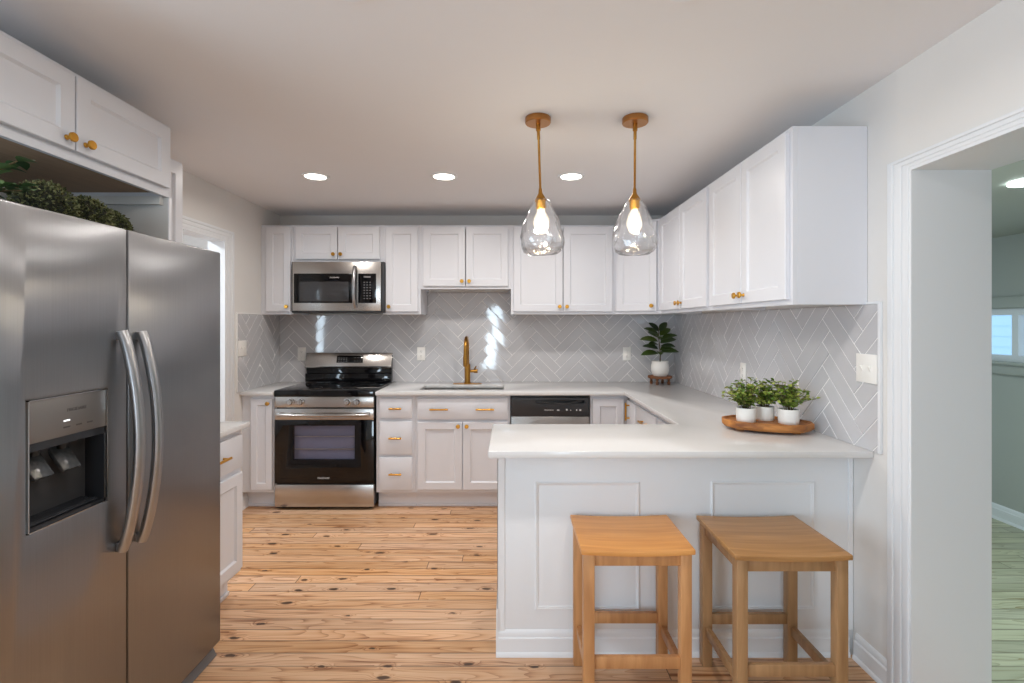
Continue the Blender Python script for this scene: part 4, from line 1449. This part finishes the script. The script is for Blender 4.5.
# fiddle leaf plant on its stand in the back corner
SX, SY = 1.285, 4.285
t = thing('plant_stand', 'small round wooden riser in the back corner under the fiddle leaf plant', 'plant stand', (SX, SY, ZW))
b = B(); lathe(b, [(0, 0.052), (0.098, 0.052), (0.102, 0.056), (0.102, 0.068), (0.098, 0.072), (0, 0.072)], 36, cap=False)
obj('top', b, M_stand, t)
for i in range(4):
    a = PI / 4 + i * PI / 2 + 0.2
    b = B(); lathe(b, [(0, 0), (0.011, 0), (0.014, 0.02), (0.009, 0.03), (0.014, 0.052), (0, 0.052)], 14, Matrix.Translation((0.075 * math.cos(a), 0.075 * math.sin(a), 0)), cap=False)
    obj('leg', b, M_stand, t)
t = thing('fiddle_leaf_plant', 'fiddle leaf plant in a rounded white pot in the back corner', 'potted plant', (SX, SY, ZW + 0.072))
b = B(); lathe(b, [(0, 0), (0.055, 0), (0.068, 0.02), (0.076, 0.055), (0.074, 0.09), (0.068, 0.11), (0.071, 0.125), (0.067, 0.127), (0.062, 0.115), (0, 0.113)], 36, cap=False)
obj('pot', b, M_pot, t)
b = B(); lathe(b, [(0, 0.118), (0.062, 0.116), (0, 0.1155)], 20, cap=False)
obj('soil', b, M_soil, t)
b = B()
stem_pts = [(0, 0, 0.113), (0.004, 0, 0.18), (-0.004, 0, 0.26), (-0.012, 0, 0.34), (-0.008, 0, 0.42)]
tube(b, stem_pts, 0.005, seg=8, taper=[1, 0.9, 0.8, 0.7, 0.5])
obj('stem', b, M_stem, t)
b = B()
rnd = random.Random(3)
for (z, a, el, ln) in ((0.19, 3.5, 0.15, 0.15), (0.20, 5.9, 0.25, 0.15), (0.205, 4.6, 0.05, 0.10), (0.215, 0.3, 0.35, 0.13), (0.225, 2.8, 0.4, 0.13), (0.25, 5.3, 0.2, 0.13), (0.26, 3.9, 0.3, 0.11),
                       (0.275, 0.1, 0.45, 0.15), (0.29, 3.2, 0.35, 0.15), (0.30, 5.7, 0.5, 0.14), (0.31, 4.5, 0.4, 0.11), (0.32, 2.2, 0.6, 0.12),
                       (0.335, 0.4, 0.7, 0.13), (0.345, 3.3, 0.65, 0.13), (0.37, 2.9, 0.95, 0.11), (0.37, 0.3, 1.0, 0.11)):
    base = Vector((-0.006, 0, z))
    d = Vector((math.cos(a) * math.cos(el), math.sin(a) * math.cos(el) * 0.7, math.sin(el)))
    leaf(b, base + d * 0.010, d, Vector((0.1 * math.cos(a), -0.5, 0.85)), ln, ln * 0.56, 0.30, 7)
obj('leaves', b, M_fiddle, t)

# ------------------------------------------------------------------ outlets and switches
def outlet(label, loc, rotz, gangs=1, kind='outlet'):
    """Wall plate in its own frame: faces -y."""
    w_ = 0.072 + 0.046 * (gangs - 1)
    t = thing('outlet' if kind == 'outlet' else 'light_switch', label, 'outlet' if kind == 'outlet' else 'switch', loc, rotz)
    b = B(); box(b, -w_ / 2, w_ / 2, -0.006, 0, -0.059, 0.059, 0.0025)
    obj('plate', b, M_plate, t)
    for g_ in range(gangs):
        cx = (g_ - (gangs - 1) / 2) * 0.046
        if kind == 'outlet':
            for s in (-1, 1):
                b = B(); box(b, cx - 0.016, cx + 0.016, -0.008, -0.005, s * 0.021 - 0.014, s * 0.021 + 0.014, 0.001)
                sk = obj('socket', b, M_plate, t)
                marks('slot', [(cx - 0.006, s * 0.021 + 0.003, 0.002, 0.008), (cx + 0.006, s * 0.021 + 0.003, 0.002, 0.008), (cx, s * 0.021 - 0.007, 0.004, 0.004)], M_darkmark, sk, (0, -0.0079, 0), (0, 0, 0))
        else:
            b = B(); prism(b, [(-0.006, -0.012), (-0.006, 0.012), (-0.016, 0.009), (-0.013, 0.002)], 'x', cx - 0.005, cx + 0.005, 0.0008)
            obj('toggle', b, M_plate, t)
    return t
TF = 0.0086
outlet('white outlet on the grey tile just left of the range', (-1.853, YB - TF, 1.153), 0)
outlet('white outlet on the back wall tile between range and faucet', (-0.790, YB - TF, 1.155), 0)
outlet('white outlet on the back wall tile beside the fiddle leaf plant', (1.040, YB - TF, 1.155), 0)
outlet('white outlet on the right wall tile above the three potted plants', (XR - TF, 3.13, 1.118), -PI / 2)
outlet('white double wall switch on the left tile beside the doorway', (XL + TF, 3.818, 1.235), PI / 2, 2, 'switch')
outlet('white double toggle switch plate at the end of the right wall tile', (XR - TF, 2.048, 1.238), -PI / 2, 2, 'switch')

# ------------------------------------------------------------------ ceiling lights
DL = (1.0, 0.95, 0.90)
DL_POWER = 7
def downlight(label, x, y):
    t = thing('recessed_light', label, 'ceiling light', (x, y, ZC), 0, 'recessed ceiling lights')
    b = B(); lathe(b, [(0.066, 0.0), (0.088, 0.0), (0.088, -0.004), (0.080, -0.008), (0.068, -0.006), (0.066, 0.0)], 40, cap=False)
    obj('trim_ring', b, M_trim, t)
    b = B(); lathe(b, [(0, -0.001), (0.067, -0.001), (0.067, -0.004), (0, -0.005)], 40, cap=False)
    obj('lens', b, M_lens, t)
    area_light('downlight', (0, 0, -0.012), (0, 0, 0), 0.12, 0.12, DL_POWER, DL, parent=t, shape='DISK', spread=math.radians(165))
    return t
downlight('lit recessed ceiling light nearest the left wall, in the row of three', -1.272, 3.27)
downlight('lit recessed ceiling light in the middle of the row of three', -0.431, 3.27)
downlight('lit recessed ceiling light beside the left pendant, in the row of three', 0.400, 3.27)
downlight('lit recessed ceiling light at the top edge of the photo, left one', -0.465, 1.408)
downlight('lit recessed ceiling light at the top edge of the photo, right one', 0.508, 1.408)
t = thing('ceiling_lamp', 'small lit ceiling lamp in the side room', 'ceiling light', (2.285, 2.20, 2.05))
b = B(); lathe(b, [(0, 0), (0.07, 0), (0.07, -0.01), (0, -0.014)], 24, cap=False)
obj('diffuser', b, M_eastlamp, t)
area_light('side_room_light', (0, 0, -0.02), (0, 0, 0), 0.12, 0.12, 20, (0.85, 1.0, 0.97), parent=t, shape='DISK')
t = thing('ceiling_lamp', 'added unseen fill lamp in the hallway behind the left doorway', 'ceiling light', (-2.75, 3.0, ZC))  # unseen fixture, added to brighten the hallway
b = B(); lathe(b, [(0, 0), (0.10, 0), (0.10, -0.02), (0.06, -0.045), (0, -0.05)], 24, cap=False)
obj('diffuser', b, M_plate, t)
area_light('hall_fill_light', (0, 0, -0.07), (0, 0, 0), 0.2, 0.2, 22, (0.9, 0.95, 1.0), parent=t, shape='DISK')

def pendant(label, x, y, tilt_):
    t = thing('pendant_light', label, 'pendant light', (x, y, ZC), 0, 'clear glass pendants over the peninsula')
    b = B(); lathe(b, [(0, 0), (0.058, 0), (0.060, -0.003), (0.060, -0.024), (0.057, -0.028), (0, -0.028)], 40, cap=False)
    obj('canopy', b, M_copper, t)
    # everything below the canopy hangs from it
    b = B()
    lathe(b, [(0, -0.026), (0.011, -0.026), (0.011, -0.06), (0.0075, -0.064), (0.0075, -0.10), (0.0055, -0.104), (0.0055, -0.33), (0.008, -0.335), (0.010, -0.355), (0.026, -0.382), (0.028, -0.390), (0, -0.390)], 20, cap=False)
    obj('stem', b, M_agedbrass, t, rot=(0, tilt_, 0))
    b = B(); lathe(b, [(0, -0.388), (0.021, -0.388), (0.021, -0.430), (0.016, -0.434), (0, -0.434)], 20, cap=False)
    obj('lamp_holder', b, M_brass, t, rot=(0, tilt_, 0))
    z0 = -0.384
    knots_ = [(0.028, 0.0), (0.034, -0.004), (0.046, -0.022), (0.060, -0.050), (0.075, -0.085), (0.088, -0.120), (0.098, -0.155), (0.1035, -0.185), (0.1025, -0.208), (0.096, -0.230), (0.085, -0.246), (0.072, -0.254)]
    prof = []
    for (ra, za), (rb, zb) in zip(knots_, knots_[1:]):
        m_ = max(1, round(abs(za - zb) / 0.006))
        prof += [(ra + (rb - ra) * q / m_, za + (zb - za) * q / m_) for q in range(m_)]
    prof.append(knots_[-1])
    b = B()
    lathe(b, [(r, z0 + z) for r, z in prof], 72, cap=False)
    rnd = random.Random(int(x * 1000))
    dots = [(rnd.uniform(-PI, PI), z0 - rnd.uniform(0.02, 0.245), rnd.uniform(0.014, 0.024), rnd.choice((-1, 1))) for _ in range(70)]
    for v in b.verts:                                   # hand-blown unevenness
        a = math.atan2(v.co.y, v.co.x); zz = v.co.z
        k = 1 + 0.018 * math.sin(3 * a + 28 * zz + x) + 0.014 * math.sin(5 * a - 45 * zz + 2 * x)
        R_ = math.hypot(v.co.x, v.co.y)
        for (da, dz, dr, sg) in dots:                   # hammered dimples
            du = (a - da + PI) % (2 * PI) - PI
            q = ((du * R_) ** 2 + (zz - dz) ** 2) / dr ** 2
            if q < 4:
                k += sg * 0.040 * math.exp(-q * 1.6)
        v.co.x *= k; v.co.y *= k
    obj('glass_shade', b, M_shade, t, rot=(0, tilt_, 0), smooth=60)
    b = B(); lathe(b, [(0.013, -0.430), (0.014, -0.445), (0.022, -0.470), (0.029, -0.495), (0.029, -0.515), (0.021, -0.537), (0.008, -0.546), (0, -0.547)], 24, cap=False)
    bl = obj('bulb', b, M_bulbglass, t, rot=(0, tilt_, 0), smooth=60)
    b = B(); lathe(b, [(0, -0.452), (0.008, -0.456), (0.010, -0.475), (0.010, -0.51), (0.006, -0.522), (0, -0.525)], 14, cap=False)
    obj('filament', b, M_filament, bl)
    pl = bpy.data.lights.new('pendant_lamp', 'POINT')
    pl.energy = 4.5
    pl.color = (1.0, 0.90, 0.76)
    pl.shadow_soft_size = 0.012
    po = bpy.data.objects.new('pendant_lamp', pl)
    po.location = (0, 0, -0.535)
    po.parent = t
    C.objects.link(po)
    return t
PY_ = 2.345
pendant('clear glass pendant light on the left over the peninsula', 0.131, PY_, math.radians(-1.9))
pendant('clear glass pendant light on the right over the peninsula', 0.587, PY_, math.radians(0.4))

# ------------------------------------------------------------------ outside the side room window
t = thing('neighbouring_house', 'pale blue sided house seen through the side room window', 'house', (6.6, 6.2, 0))
b = B()
for i in range(26):
    z = i * 0.14
    prism(b, [(0.0, z), (0.0, z + 0.14), (-0.006, z + 0.14), (-0.022, z)], 'y', -5, 3)
bmesh.ops.recalc_face_normals(b, faces=b.faces)
obj('siding', b, M_sidingblue, t)
b = B(); box(b, 0, 3.0, -5, 3, 0, 3.6)
obj('body', b, M_sidingblue, t)
